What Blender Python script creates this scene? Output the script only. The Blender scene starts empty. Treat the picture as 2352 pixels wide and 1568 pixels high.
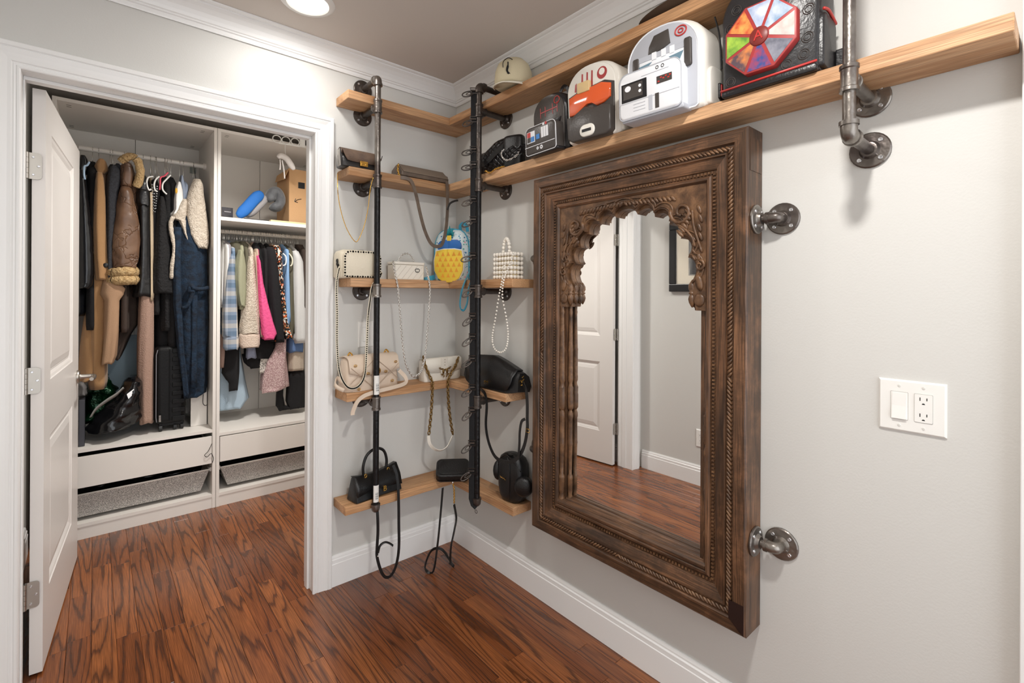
import bpy, math, random
from mathutils import Vector, Matrix, noise
random.seed(7)
S = bpy.context.scene
COL = S.collection
PI = math.pi
# ------------------------------------------------------------------ camera
CO = Vector((-1.4979, -2.2089, 1.33)); YAW = .7117; PIT = .0007; ROLL = .0054; FPX = 1114.33; PPY = 676.82
_f = Vector((math.sin(YAW)*math.cos(PIT), math.cos(YAW)*math.cos(PIT), math.sin(PIT)))
_r0 = Vector((math.cos(YAW), -math.sin(YAW), 0)); _u0 = _r0.cross(_f)
_r = _r0*math.cos(ROLL)+_u0*math.sin(ROLL); _u = -_r0*math.sin(ROLL)+_u0*math.cos(ROLL)
cd = bpy.data.cameras.new('camera'); cam = bpy.data.objects.new('camera', cd); COL.objects.link(cam)
cd.sensor_width = 36; cd.lens = FPX/2352*36; cd.shift_y = (PPY-784)/2352; cd.clip_start = .02
cam.matrix_world = Matrix(((_r.x, _u.x, -_f.x, CO.x), (_r.y, _u.y, -_f.y, CO.y), (_r.z, _u.z, -_f.z, CO.z), (0, 0, 0, 1)))
S.camera = cam
def P(x, y, ax, v):
    "point of the room seen at pixel x, y of the photograph that lies on the plane axis ax = v"
    d = _f*FPX+_r*(x-1176)-_u*(y-PPY)
    return CO+d*((v-CO[ax])/d[ax])
# ------------------------------------------------------------------ world, lights, exposure
W = bpy.data.worlds.new('world'); S.world = W; W.use_nodes = True
W.node_tree.nodes['Background'].inputs[0].default_value = (.93, .96, 1, 1)
W.node_tree.nodes['Background'].inputs[1].default_value = 3.2
S.view_settings.view_transform = 'Standard'; S.view_settings.look = 'None'
S.view_settings.gamma = 1; S.view_settings.use_curve_mapping = False; S.view_settings.exposure = -.25
def lamp(n, loc, p, size, col=(1, .965, .92), rot=(0, 0, 0)):
    l = bpy.data.lights.new(n, 'AREA'); l.shape = 'DISK'; l.size = size; l.energy = p; l.color = col
    o = bpy.data.objects.new(n, l); COL.objects.link(o); o.location = loc; o.rotation_euler = rot
    return o
lamp('recessed_or_fill_lamp', (-.885, -.3, 2.425), 4.6, .15)
lamp('recessed_or_fill_lamp', (-.95, -2.0, 2.43), 28, .14)
lamp('recessed_or_fill_lamp', (-.72, .55, 2.43), 25, .14).data.spread = 2.6  # fill light added to brighten the closet, no fixture hangs here
# ------------------------------------------------------------------ materials
def lin(h):
    if isinstance(h, str):
        c = [int(h[i:i+2], 16)/255 for i in (0, 2, 4)]
    else: c = list(h)
    return tuple((v/12.92 if v <= .04045 else ((v+.055)/1.055)**2.4) for v in c)+(1,)
MATS = {}
class N:
    def __init__(s, name):
        s.m = bpy.data.materials.new(name); s.m.use_nodes = True; s.t = s.m.node_tree; s.b = s.t.nodes['Principled BSDF']
    def n(s, typ, **k):
        o = s.t.nodes.new(typ)
        for a, v in k.items():
            if hasattr(o, a): setattr(o, a, v)
            else: o.inputs[a.replace('_', ' ')].default_value = v
        return o
    def l(s, a, b): s.t.links.new(a, b)
    def ramp(s, fac, stops, interp='LINEAR'):
        r = s.t.nodes.new('ShaderNodeValToRGB'); r.color_ramp.interpolation = interp
        e = r.color_ramp.elements
        while len(e) < len(stops): e.new(.5)
        for q, (p, c) in zip(e, stops): q.position = p; q.color = lin(c) if isinstance(c, str) else ((c,)*3+(1,) if not isinstance(c, tuple) else c)
        s.l(fac, r.inputs[0]); return r
    def mix(s, fac, a, b, mode='MIX'):
        x = s.t.nodes.new('ShaderNodeMix'); x.data_type = 'RGBA'; x.blend_type = mode
        for v, i in ((fac, 0), (a, 6), (b, 7)):
            if hasattr(v, 'links'): s.l(v, x.inputs[i])
            elif i == 0: x.inputs[0].default_value = v
            else: x.inputs[i].default_value = v
        return x.outputs[2]
    def bump(s, h, st, d=.01):
        b = s.n('ShaderNodeBump'); b.inputs['Strength'].default_value = st; b.inputs['Distance'].default_value = d
        s.l(h, b.inputs['Height']); s.l(b.outputs[0], s.b.inputs['Normal']); return b
def mat(name, col, rough=.5, metal=0, bump=None, var=None, coat=0, sheen=0, emit=0, spec=None):
    "plain surface: colour, gloss, optional noise variation (scale, second colour) and relief (scale, strength, detail)"
    if name in MATS: return MATS[name]
    k = N(name); b = k.b
    b.inputs['Base Color'].default_value = lin(col); b.inputs['Roughness'].default_value = rough; b.inputs['Metallic'].default_value = metal
    if coat: b.inputs['Coat Weight'].default_value = coat; b.inputs['Coat Roughness'].default_value = .1
    if sheen: b.inputs['Sheen Weight'].default_value = sheen
    if spec is not None: b.inputs['Specular IOR Level'].default_value = spec
    if emit: b.inputs['Emission Color'].default_value = lin(col); b.inputs['Emission Strength'].default_value = emit
    if bump or var: tc = k.n('ShaderNodeTexCoord')
    if var:
        nz = k.n('ShaderNodeTexNoise', Scale=var[0], Detail=3.0); k.l(tc.outputs['Object'], nz.inputs['Vector'])
        r = k.ramp(nz.outputs[0], [(.35, col), (.65, var[1])]); k.l(r.outputs[0], b.inputs['Base Color'])
    if bump:
        nz = k.n('ShaderNodeTexNoise', Scale=bump[0], Detail=bump[2] if len(bump) > 2 else 2.0); k.l(tc.outputs['Object'], nz.inputs['Vector'])
        k.bump(nz.outputs[0], bump[1], .01)
    MATS[name] = k.m; return k.m
def wood(name, cols, line, across, along, sc, dist, rough, lineamt, axis='Y', coat=0, pore=.25, rand=True, knots=False, bmp=.15):
    "flowing ring grain, drawn out along one axis"
    k = N(name); b = k.b; tc = k.n('ShaderNodeTexCoord'); oi = k.n('ShaderNodeObjectInfo')
    ad = k.n('ShaderNodeVectorMath', operation='ADD'); mp = k.n('ShaderNodeMapping')
    s = {'X': (along, across, across), 'Y': (across, along, across), 'Z': (across, across, along)}[axis]
    mp.inputs['Scale'].default_value = s
    k.l(tc.outputs['Object'], mp.inputs[0])
    mu = k.n('ShaderNodeMath', operation='MULTIPLY'); mu.inputs[1].default_value = 53.7 if rand else 0
    k.l(oi.outputs['Random'], mu.inputs[0]); k.l(mp.outputs[0], ad.inputs[0]); k.l(mu.outputs[0], ad.inputs[1])
    v = ad.outputs[0]
    n1 = k.n('ShaderNodeTexNoise', Scale=sc, Detail=1.5, Roughness=.45); k.l(v, n1.inputs['Vector'])
    m1 = k.n('ShaderNodeMath', operation='MULTIPLY'); m1.inputs[1].default_value = dist; k.l(n1.outputs[0], m1.inputs[0])
    n2 = k.n('ShaderNodeTexNoise', Scale=sc*9, Detail=2.0); k.l(v, n2.inputs['Vector'])
    m2 = k.n('ShaderNodeMath', operation='MULTIPLY_ADD'); m2.inputs[1].default_value = .55; k.l(n2.outputs[0], m2.inputs[0]); k.l(m1.outputs[0], m2.inputs[2])
    fr = k.n('ShaderNodeMath', operation='FRACT'); k.l(m2.outputs[0], fr.inputs[0])
    r = k.ramp(fr.outputs[0], [(0, .9), (.10, .8), (.24, .15), (.6, 0.), (.9, .25), (.97, .7), (1, .9)])
    base = k.ramp(oi.outputs['Random'] if rand else n1.outputs[0], [(0, cols[0]), (.35, cols[1]), (.7, cols[2]), (1, cols[3])])
    nb = k.n('ShaderNodeTexNoise', Scale=sc*.6, Detail=2.0); k.l(v, nb.inputs['Vector'])
    rb = k.ramp(nb.outputs[0], [(.3, .72), (.7, 1.18)])
    c0 = k.mix(1, base.outputs[0], rb.outputs[0], 'MULTIPLY')
    if not rand:
        nw = k.n('ShaderNodeTexNoise', Scale=5.0, Detail=6.0, Roughness=.7); k.l(tc.outputs['Object'], nw.inputs['Vector'])
        c0 = k.mix(k.ramp(nw.outputs[0], [(.50, 0.), (.60, .55), (.75, .85)]).outputs[0], c0, lin('94694a')); c0 = k.mix(k.ramp(nw.outputs[0], [(.33, .7), (.45, 0.)]).outputs[0], c0, lin('3b2a20'))
    # fine pores
    mp2 = k.n('ShaderNodeMapping'); q = {'X': (8, 420, 420), 'Y': (420, 8, 420), 'Z': (420, 420, 8)}[axis]; mp2.inputs['Scale'].default_value = q
    k.l(tc.outputs['Object'], mp2.inputs[0]); n3 = k.n('ShaderNodeTexNoise', Scale=1.0, Detail=2.0); k.l(mp2.outputs[0], n3.inputs['Vector'])
    r3 = k.ramp(n3.outputs[0], [(.4, 1-pore*1.6), (.6, 1.)])
    c1 = k.mix(1, c0, r3.outputs[0], 'MULTIPLY')
    fa = k.n('ShaderNodeMath', operation='MULTIPLY'); fa.inputs[1].default_value = lineamt; k.l(r.outputs[0], fa.inputs[0])
    c2 = k.mix(fa.outputs[0], c1, lin(line))
    if knots:
        vo = k.n('ShaderNodeTexVoronoi', Scale=3.3); mpk = k.n('ShaderNodeMapping'); mpk.inputs['Scale'].default_value = {'X': (1, 2.2, 2.2), 'Y': (2.2, 1, 2.2), 'Z': (2.2, 2.2, 1)}[axis]
        k.l(tc.outputs['Object'], mpk.inputs[0]); k.l(mpk.outputs[0], vo.inputs['Vector'])
        rk = k.ramp(vo.outputs['Distance'], [(0, 1.), (.05, .85), (.085, .25), (.12, 0.)])
        fk = k.n('ShaderNodeMath', operation='MULTIPLY'); fk.inputs[1].default_value = .75; k.l(rk.outputs[0], fk.inputs[0])
        c2 = k.mix(fk.outputs[0], c2, lin('5a3216'))
    k.l(c2, b.inputs['Base Color']); b.inputs['Roughness'].default_value = rough
    if coat: b.inputs['Coat Weight'].default_value = coat; b.inputs['Coat Roughness'].default_value = .22
    k.bump(fa.outputs[0], -bmp, .002)
    MATS[name] = k.m; return k.m
OAK = wood('oak_floor', ['804521', '94552b', 'a46234', '8a4d27'], '33170a', 13, .8, .8, 12, .27, .85, coat=.3)
FIR = wood('fir_board_y', ['d6a77c', 'e0b388', 'cf9d70', 'dbad80'], '96602f', 9, .8, 1.1, 5, .6, .5, knots=True)
FIRX = wood('fir_board_x', ['d6a77c', 'e0b388', 'cf9d70', 'dbad80'], '9a6433', 9, .8, 1.1, 5, .6, .5, axis='X', knots=True)
OLDZ = wood('carved_wood_z', ['684a34', '73523a', '573e2b', '6a4e3a'], '281b13', 16, 1.2, 1.0, 5, .42, .62, axis='Z', rand=False, pore=.35, bmp=.4)
OLDY = wood('carved_wood_y', ['684a34', '73523a', '573e2b', '6a4e3a'], '281b13', 16, 1.2, 1.0, 5, .42, .62, axis='Y', rand=False, pore=.35, bmp=.4)
def carved():
    k = N('carved_wood'); tc = k.n('ShaderNodeTexCoord')
    n = k.n('ShaderNodeTexNoise', Scale=22.0, Detail=5.0, Roughness=.65); k.l(tc.outputs['Object'], n.inputs['Vector'])
    r = k.ramp(n.outputs[0], [(.3, '3a281b'), (.5, '624630'), (.62, '7d5c40'), (.75, '4e3625')]); k.l(r.outputs[0], k.b.inputs['Base Color'])
    k.b.inputs['Roughness'].default_value = .4; k.bump(n.outputs[0], .5, .004); return k.m
CARVE = carved()
PAINT = mat('grey_wall_paint', 'd3d2ce', .6, bump=(180, .04))
CEIL = mat('taupe_ceiling_paint', 'd2cac2', .8)
TRIM = mat('white_trim_paint', 'f0f0ef', .32)
DOORP = mat('white_door_paint', 'e4e0dc', .35)
CAB = mat('white_cabinet_foil', 'e9e4dd', .45)
WHITE = mat('white_plastic', 'f0efeb', .35)
DARKM = mat('dark_iron', '4b4643', .38, .75, bump=(60, .25), var=(14, '5f5650'))
STEELP = mat('raw_steel_pipe', '918b84', .33, .85, bump=(45, .2), var=(9, '5b5350'))
BLACKPIPE = mat('black_pipe', '1d1c1d', .35, .5, bump=(60, .3))
SCREW = mat('zinc_screw', 'd8d8da', .25, .9)
NICK = mat('satin_nickel', 'b5b0a8', .33, .9)
GOLD = mat('gold_metal', 'd9ab55', .25, .95)
SILV = mat('silver_metal', 'dcd9d4', .25, .9)
BRASS = mat('aged_brass', '8d7146', .35, .85)
BLK = mat('black_leather', '131314', .38, bump=(260, .15))
BLKF = mat('black_fabric', '121214', .85, bump=(300, .3))
DARKHOLE = mat('dark_recess', '0b0a09', .9)
# ------------------------------------------------------------------ mesh helpers
def T(loc=(0, 0, 0), rz=0, rx=0, ry=0):
    return Matrix.Translation(loc) @ Matrix.Rotation(rz, 4, 'Z') @ Matrix.Rotation(ry, 4, 'Y') @ Matrix.Rotation(rx, 4, 'X')
class MB:
    def __init__(s, M=None): s.v = []; s.f = []; s.mi = []; s.M = M
    def add(s, vs, fs, mi=0, M=None):
        k = len(s.v)
        for p in vs:
            p = Vector(p)
            if M is not None: p = M @ p
            if s.M is not None: p = s.M @ p
            s.v.append(p)
        s.f += [[i+k for i in f] for f in fs]; s.mi += [mi]*len(fs); return s
    def box(s, a, b, mi=0, M=None):
        x0, y0, z0 = a; x1, y1, z1 = b
        return s.add([(x0, y0, z0), (x1, y0, z0), (x1, y1, z0), (x0, y1, z0), (x0, y0, z1), (x1, y0, z1), (x1, y1, z1), (x0, y1, z1)],
                     [(0, 3, 2, 1), (4, 5, 6, 7), (0, 1, 5, 4), (1, 2, 6, 5), (2, 3, 7, 6), (3, 0, 4, 7)], mi, M)
    def loft(s, L, mi=0, M=None, caps=True, wrap=True, close=False):
        n = len(L[0]); vs = [p for l in L for p in l]; fs = []
        R = len(L)
        for i in range(R if close else R-1):
            for j in range(n if wrap else n-1):
                a = i*n+j; b = i*n+(j+1) % n; c = ((i+1) % R)*n+(j+1) % n; d = ((i+1) % R)*n+j
                fs.append((a, b, c, d))
        if caps and wrap and not close:
            fs.append(tuple(range(n-1, -1, -1))); fs.append(tuple((R-1)*n+j for j in range(n)))
        return s.add(vs, fs, mi, M)
    def tube(s, pts, r, n=8, mi=0, M=None, closed=False, flat=None, ref=None):
        "r one radius or one per point; flat=(half width, half thickness) makes a strap, wide across ref"
        pts = [Vector(p) for p in pts]; k = len(pts); L = []; up = None
        for i, p in enumerate(pts):
            a = pts[(i-1) % k] if (closed or i) else p; b = pts[(i+1) % k] if (closed or i < k-1) else p
            t = (b-a).normalized() if (b-a).length > 1e-9 else Vector((0, 0, 1))
            if up is None:
                g = Vector(ref) if ref is not None else (Vector((0, 0, 1)) if abs(t.z) < .9 else Vector((1, 0, 0)))
                up = g
            if ref is not None: up = Vector(ref)
            e = up-t*up.dot(t)
            if e.length < 1e-6: e = t.orthogonal()
            e.normalize(); up = e; w = t.cross(e)
            rr = r[i] if isinstance(r, (list, tuple)) else r
            if flat:
                A, B = flat; L.append([p+e*A+w*B, p-e*A+w*B, p-e*A-w*B, p+e*A-w*B])
            else: L.append([p+e*(rr*math.cos(2*PI*j/n))+w*(rr*math.sin(2*PI*j/n)) for j in range(n)])
        return s.loft(L, mi, M, close=closed)
    def lathe(s, prof, n=20, mi=0, M=None):
        return s.loft([[(r*math.cos(2*PI*j/n), r*math.sin(2*PI*j/n), z) for j in range(n)] for r, z in prof], mi, M)
    def prism(s, poly, z0, z1, mi=0, M=None):
        n = len(poly)
        vs = [(x, y, z0) for x, y in poly]+[(x, y, z1) for x, y in poly]
        fs = [tuple(range(n-1, -1, -1)), tuple(range(n, 2*n))]+[(i, (i+1) % n, n+(i+1) % n, n+i) for i in range(n)]
        return s.add(vs, fs, mi, M)
    def ball(s, c, r, n=10, mi=0, M=None, sc=(1, 1, 1)):
        R = max(4, n//2); L = []
        for i in range(R+1):
            t = -PI/2+PI*i/R; t = max(-PI/2+.02, min(PI/2-.02, t))
            L.append([(c[0]+sc[0]*r*math.cos(t)*math.cos(2*PI*j/n), c[1]+sc[1]*r*math.cos(t)*math.sin(2*PI*j/n), c[2]+sc[2]*r*math.sin(t)) for j in range(n)])
        return s.loft(L, mi, M)
    def build(s, name, mats, parent=None, smooth=False, bevel=0, seg=2, sub=0, solid=0, kind=None, label=None, auto=None):
        me = bpy.data.meshes.new(name); me.from_pydata([tuple(v) for v in s.v], [], s.f)
        if not isinstance(mats, (list, tuple)): mats = [mats]
        for m in mats: me.materials.append(m)
        me.polygons.foreach_set('material_index', s.mi)
        if smooth: me.shade_smooth()
        me.update()
        if auto is not None and smooth: me.set_sharp_from_angle(angle=math.radians(auto))
        o = bpy.data.objects.new(name, me); COL.objects.link(o)
        if solid: q = o.modifiers.new('solid', 'SOLIDIFY'); q.thickness = solid; q.offset = 0
        if bevel: q = o.modifiers.new('bevel', 'BEVEL'); q.width = bevel; q.segments = seg; q.limit_method = 'ANGLE'; q.angle_limit = math.radians(40)
        if sub: q = o.modifiers.new('sub', 'SUBSURF'); q.levels = sub; q.render_levels = sub
        if parent is not None: attach(o, parent)
        if kind: o['kind'] = kind
        if label: o['label'] = label
        return o
def attach(o, parent):
    mw = o.matrix_world.copy() if False else Matrix.LocRotScale(o.location, o.rotation_euler, o.scale)
    pw = world_of(parent); o.parent = parent; o.matrix_parent_inverse = pw.inverted()
def world_of(o):
    m = Matrix.LocRotScale(o.location, o.rotation_euler, o.scale)
    return world_of(o.parent) @ o.matrix_parent_inverse @ m if o.parent else m
def thing(name, label, cat, loc=(0, 0, 0), group=None, rz=0):
    o = bpy.data.objects.new(name, None); COL.objects.link(o); o.location = loc; o.rotation_euler = (0, 0, rz); o.empty_display_size = .05
    o['label'] = label; o['category'] = cat
    if group: o['group'] = group
    return o
def tag(o, label, cat, group=None):
    o['label'] = label; o['category'] = cat
    if group: o['group'] = group
    return o
def struct(mb, name, m, parent=None, **k):
    o = mb.build(name, m, parent, **k)
    o['kind'] = 'structure'
    return o
def arc(cx, cy, r, a0, a1, n, ry=None):
    ry = r if ry is None else ry
    return [(cx+r*math.cos(math.radians(a0+(a1-a0)*i/n)), cy+ry*math.sin(math.radians(a0+(a1-a0)*i/n))) for i in range(n+1)]
def rrect(x0, y0, x1, y1, r, n=4):
    if not isinstance(r, (tuple, list)): r = (r,)*4     # bottom-left, bottom-right, top-right, top-left
    return arc(x0+r[0], y0+r[0], r[0], 180, 270, n)+arc(x1-r[1], y0+r[1], r[1], 270, 360, n)+arc(x1-r[2], y1-r[2], r[2], 0, 90, n)+arc(x0+r[3], y1-r[3], r[3], 90, 180, n)
def spline(pts, n=6):
    pts = [Vector(p) for p in pts]; out = []
    for i in range(len(pts)-1):
        a = pts[max(i-1, 0)]; b = pts[i]; c = pts[i+1]; d = pts[min(i+2, len(pts)-1)]
        for k in range(n):
            t = k/n; out.append(.5*((2*b)+(c-a)*t+(2*a-5*b+4*c-d)*t*t+(3*b-a-3*c+d)*t**3))
    out.append(pts[-1]); return out
def text(s, size, loc, rot, m, parent, name='lettering', ext=.0006, bold=0, sx=1):
    cu = bpy.data.curves.new('text', 'FONT'); cu.body = s; cu.size = size; cu.extrude = ext; cu.align_x = 'CENTER'; cu.align_y = 'CENTER'; cu.offset = bold
    t = bpy.data.objects.new('text', cu); COL.objects.link(t)
    me = bpy.data.meshes.new_from_object(t.evaluated_get(bpy.context.evaluated_depsgraph_get()))
    bpy.data.objects.remove(t); me.materials.clear(); me.materials.append(m)
    me.transform(Matrix.LocRotScale(Vector(loc), rot, Vector((sx, 1, 1))) if not isinstance(rot, Matrix) else Matrix.Translation(loc) @ rot @ Matrix.Diagonal((sx, 1, 1, 1)))
    o = bpy.data.objects.new(name, me); COL.objects.link(o); attach(o, parent); return o
FACE_MY = Matrix.Rotation(PI/2, 4, 'X')                               # text that reads from -Y
FACE_MX = Matrix.Rotation(-PI/2, 4, 'Z') @ Matrix.Rotation(PI/2, 4, 'X')  # text that reads from -X
def chain(mb, pts, link, r, mi=0, n=5):
    "interlinked oval links along a path"
    pts = spline(pts, 10); L = [0]
    for a, b in zip(pts, pts[1:]): L.append(L[-1]+(b-a).length)
    k = max(2, int(L[-1]/(link*.72)))
    for i in range(k):
        d = L[-1]*(i+.5)/k; j = max(q for q in range(len(L)) if L[q] <= d); j = min(j, len(pts)-2)
        t = (pts[j+1]-pts[j]).normalized(); c = pts[j]+t*(d-L[j])
        e = t.orthogonal().normalized(); w = t.cross(e)
        a = PI/4 if i % 2 else -PI/4
        e2 = e*math.cos(a)+w*math.sin(a)
        mb.tube([c+t*(link*.5*math.cos(q*PI/4))+e2*(link*.3*math.sin(q*PI/4)) for q in range(8)], r, n=n, mi=mi, closed=True)
    return mb
# ================================================================== SETTING
fl = MB().box((-1.95, -3.6, -.06), (.12, 1.9, -.013)); floor = struct(fl, 'floor', mat('subfloor', '3a1d0e', .8))
PW = .0718
pl_mesh = {}
def plank(x, y0, y1):
    L = round(y1-y0, 3)
    if L not in pl_mesh:
        h = L/2-.0005; w = PW/2-.0004; c = .0008
        m = MB().loft([[(-w, -h, -.012), (w, -h, -.012), (w, h, -.012), (-w, h, -.012)], [(-w, -h, -c), (w, -h, -c), (w, h, -c), (-w, h, -c)],
                       [(-w+c, -h+c, 0), (w-c, -h+c, 0), (w-c, h-c, 0), (-w+c, h-c, 0)]])
        me = bpy.data.meshes.new('plank'); me.from_pydata([tuple(v) for v in m.v], [], m.f); me.materials.append(OAK); pl_mesh[L] = me
    o = bpy.data.objects.new('plank', pl_mesh[L]); COL.objects.link(o); o.location = (x, (y0+y1)/2, 0); o.parent = floor; o['kind'] = 'structure'
rp = random.Random(11)
for i in range(26):
    y = -2.75-rp.random()*.5
    while y < 1.45:
        L = rp.choice([.35, .5, .65, .8, 1.05]); e = y+L
        if e > 1.3: e = y+1.5-((y+1.5) % .05) if False else e
        plank(-PW*(i+.5)+.01, y, e); y = e
# walls
WX0, WX1, WZ = -1.695, -.734, 2.065
wb = MB().box((WX1, 0, 0), (.12, .12, 2.44)).box((-1.92, 0, 0), (WX0, .12, 2.44)).box((WX0, 0, WZ), (WX1, .12, 2.44))
struct(wb, 'wall_back', PAINT)
struct(MB().box((0, -3.6, 0), (.12, 0, 2.44)), 'wall_right', PAINT)
struct(MB().box((-1.92, -3.6, 0), (-1.80, 0, 2.44)), 'wall_left', PAINT)
struct(MB().box((-1.92, -3.6, 2.44), (.12, 1.98, 2.5)), 'ceiling', CEIL)
struct(MB().box((-1.92, 1.88, 0), (.12, 1.98, 2.44)), 'wall_closet_back', PAINT)
struct(MB().box((-1.88, .12, 0), (-1.76, 1.88, 2.44)), 'wall_closet_left', PAINT)
struct(MB().box((-.13, .12, 0), (0, 1.88, 2.44)), 'wall_closet_right', PAINT)
# jambs and door stop
jm = MB().box((-1.695, -.001, 0), (-1.676, .121, 2.045)).box((-.754, -.001, 0), (-.734, .121, 2.045)).box((-1.695, -.001, 2.042), (-.734, .121, 2.065))
jm.box((-1.676, .045, 0), (-1.6715, .082, 2.030)).box((-.765, .045, 0), (-.754, .082, 2.030)).box((-1.676, .045, 2.030), (-.754, .082, 2.042))
struct(jm, 'trim_1', TRIM, bevel=.002)
CASE = [(0, 0), (0, .010), (.003, .0125), (.008, .0125), (.011, .010), (.015, .011), (.019, .0095), (.022, .0125), (.03, .0125), (.045, .0145), (.060, .019), (.0625, .0165), (.066, .0205), (.078, .0205), (.081, .018), (.081, 0)]
def casing(x0, x1, z1, no, face=-1, y=0):
    def ring(fn): return [fn(w, t) for w, t in CASE]
    struct(MB().loft([ring(lambda w, t: (x0-w, y+face*t, 0)), ring(lambda w, t: (x0-w, y+face*t, z1+w))]), 'trim_%d' % no, TRIM)
    struct(MB().loft([ring(lambda w, t: (x0-w, y+face*t, z1+w)), ring(lambda w, t: (x1+w, y+face*t, z1+w))]), 'trim_%d' % (no+1), TRIM)
    struct(MB().loft([ring(lambda w, t: (x1+w, y+face*t, z1+w)), ring(lambda w, t: (x1+w, y+face*t, 0))]), 'trim_%d' % (no+2), TRIM)
casing(-1.677, -.757, 2.043, 2)
casing(-1.681, -.749, 2.048, 5, 1, .12)
BASE = [(0, 0), (.015, 0), (.015, .100), (.0125, .1025), (.0125, .118), (.0085, .122), (.0085, .128), (.005, .1375), (0, .1375)]
def base_x(x0, x1, y, s, name, e0=0, e1=0):
    struct(MB().loft([[(x0+e0*t, y+s*t, z) for t, z in BASE], [(x1-e1*t, y+s*t, z) for t, z in BASE]]), name, TRIM)
def base_y(y0, y1, x, s, name, e0=0, e1=0):
    struct(MB().loft([[(x+s*t, y0+e0*t, z) for t, z in BASE], [(x+s*t, y1-e1*t, z) for t, z in BASE]]), name, TRIM)
base_x(-.676, 0, 0, -1, 'baseboard_back', 0, 1)
base_y(-2.13, 0, 0, -1, 'baseboard_right', 0, 1)
base_y(-3.3, -.02, -1.80, 1, 'baseboard_left')
base_y(.14, 1.27, -1.76, 1, 'baseboard_closet')
CR = [(0, 2.352), (.007, 2.350), (.010, 2.356), (.0105, 2.366), (.016, 2.3685), (.016, 2.374), (.021, 2.377), (.026, 2.388), (.034, 2.402), (.046, 2.416), (.058, 2.426), (.0585, 2.430), (.067, 2.432), (.072, 2.435), (.073, 2.4395), (0, 2.4395)]
struct(MB().loft([[(-1.8+o, -o, z) for o, z in CR], [(-o, -o, z) for o, z in CR]]), 'trim_8', TRIM)
struct(MB().loft([[(-o, -o, z) for o, z in CR], [(-o, -3.3, z) for o, z in CR]]), 'trim_9', TRIM)
struct(MB().loft([[(-1.8+o, -3.3, z) for o, z in CR], [(-1.8+o, -o, z) for o, z in CR]]), 'trim_10', TRIM)
# casing of the next opening at the right end of the mirror wall
struct(MB().box((-.022, -2.26, 0), (0, -2.136, 2.44)).box((-.03, -2.156, 0), (-.022, -2.136, 2.44)), 'trim_11', TRIM, bevel=.002)
# ------------------------------------------------------------------ open door
du = math.atan2(.9968, .0803)
DM = T((-1.627, .139, .01), du)
def dr(x, y, z): return DM @ Vector((x, y, z))
DW, DH, DT = .909, 2.026, .034
pr = [(.12, .245, .70, .795), (.12, 1.0, .70, 1.90)]
lf = MB(DM)
xs = [0, .12, .70, DW]; zs = [0, .245, .795, 1.0, 1.90, DH]
for i in range(3):
    for j in range(5):
        if i == 1 and j in (1, 3): lf.box((xs[i], .012, zs[j]), (xs[i+1], DT-.012, zs[j+1])); continue
        lf.box((xs[i], 0, zs[j]), (xs[i+1], DT, zs[j+1]))
door = bpy.data.objects.new('door_1', None); COL.objects.link(door); door.location = (-1.627, .139, .01); door['kind'] = 'structure'
lf.build('door_leaf', DOORP, door)
for (a, b, c, d) in pr:
    for s in (0, 1):
        m = MB(DM); yy = (lambda t: t) if s == 0 else (lambda t: DT-t)
        def rc(i, t): return [(a+i, yy(t), b+i), (c-i, yy(t), b+i), (c-i, yy(t), d-i), (a+i, yy(t), d-i)]
        R = [rc(0, 0.0), rc(.003, .003), rc(.012, .006), rc(.022, .0115), rc(.03, .0115), rc(.034, .009), rc(.055, .005), rc(.06, .004)]
        if s: R = [list(reversed(r)) for r in R]
        m.loft(R, caps=False); m.add(R[-1], [(0, 1, 2, 3)]); m.build('door_panel', DOORP, door)
def hinge(z, par):
    m = MB(); m.prism(rrect(-.037, -.045, .0, .045, (.0, .0, .0, .0)), 0, .0022)
    poly = [(-.0, -.045)]+arc(.025, -.034, .011, 270, 360, 5)+arc(.025, .034, .011, 0, 90, 5)+[(0, .045)]
    m = MB(); m.prism(poly, 0, .002, M=T((-1.6715, .1365, z)) @ Matrix.Rotation(PI/2, 4, 'X'))
    h = m.build('door_hinge', NICK, par)
    k = MB()
    for q in range(5): k.lathe([(.0001, q*.018-.045), (.0055, q*.018-.045), (.0055, q*.018-.028), (.0001, q*.018-.028)], 10, M=T((-1.672, .129, z)))
    k.build('hinge_knuckle', NICK, h, smooth=True, auto=40)
    for sx, sz in ((.011, .03), (.024, 0), (.011, -.03)):
        MB().lathe([(.0001, .0032), (.0032, .0032), (.004, .002), (.004, 0)], 10, M=T((-1.668+sx, .1345, z+sz)) @ Matrix.Rotation(PI/2, 4, 'X')).build('screw', SCREW, h)
for z in (1.766, 1.026, .288): hinge(z, door)
hn = MB(DM)
hz = .918-.01
ML = T((.85, 0, hz)) @ Matrix.Rotation(PI/2, 4, 'X')
hn.lathe([(.0001, 0), (.032, 0), (.033, .004), (.030, .010), (.013, .013), (.011, .02), (.010, .05), (.0001, .052)], 20, M=ML)
hn.tube(spline([(.85, -.045, hz), (.85, -.058, hz), (.835, -.066, hz), (.79, -.068, hz-.003), (.745, -.064, hz-.002)]), [.010]*13+[.0085]*12, 10)
hn.build('door_handle', NICK, door, smooth=True, auto=50)
lt = MB(DM).box((DW, .006, hz-.05), (DW+.002, .031, hz+.05)).box((DW, .012, hz-.01), (DW+.010, .025, hz+.01)); lt.build('latch_plate', NICK, door)
struct(MB().box((-.7545, .088, .98), (-.7525, .112, 1.03)), 'trim_12', mat('strike_plate', '3a3632', .4, .8))
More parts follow.
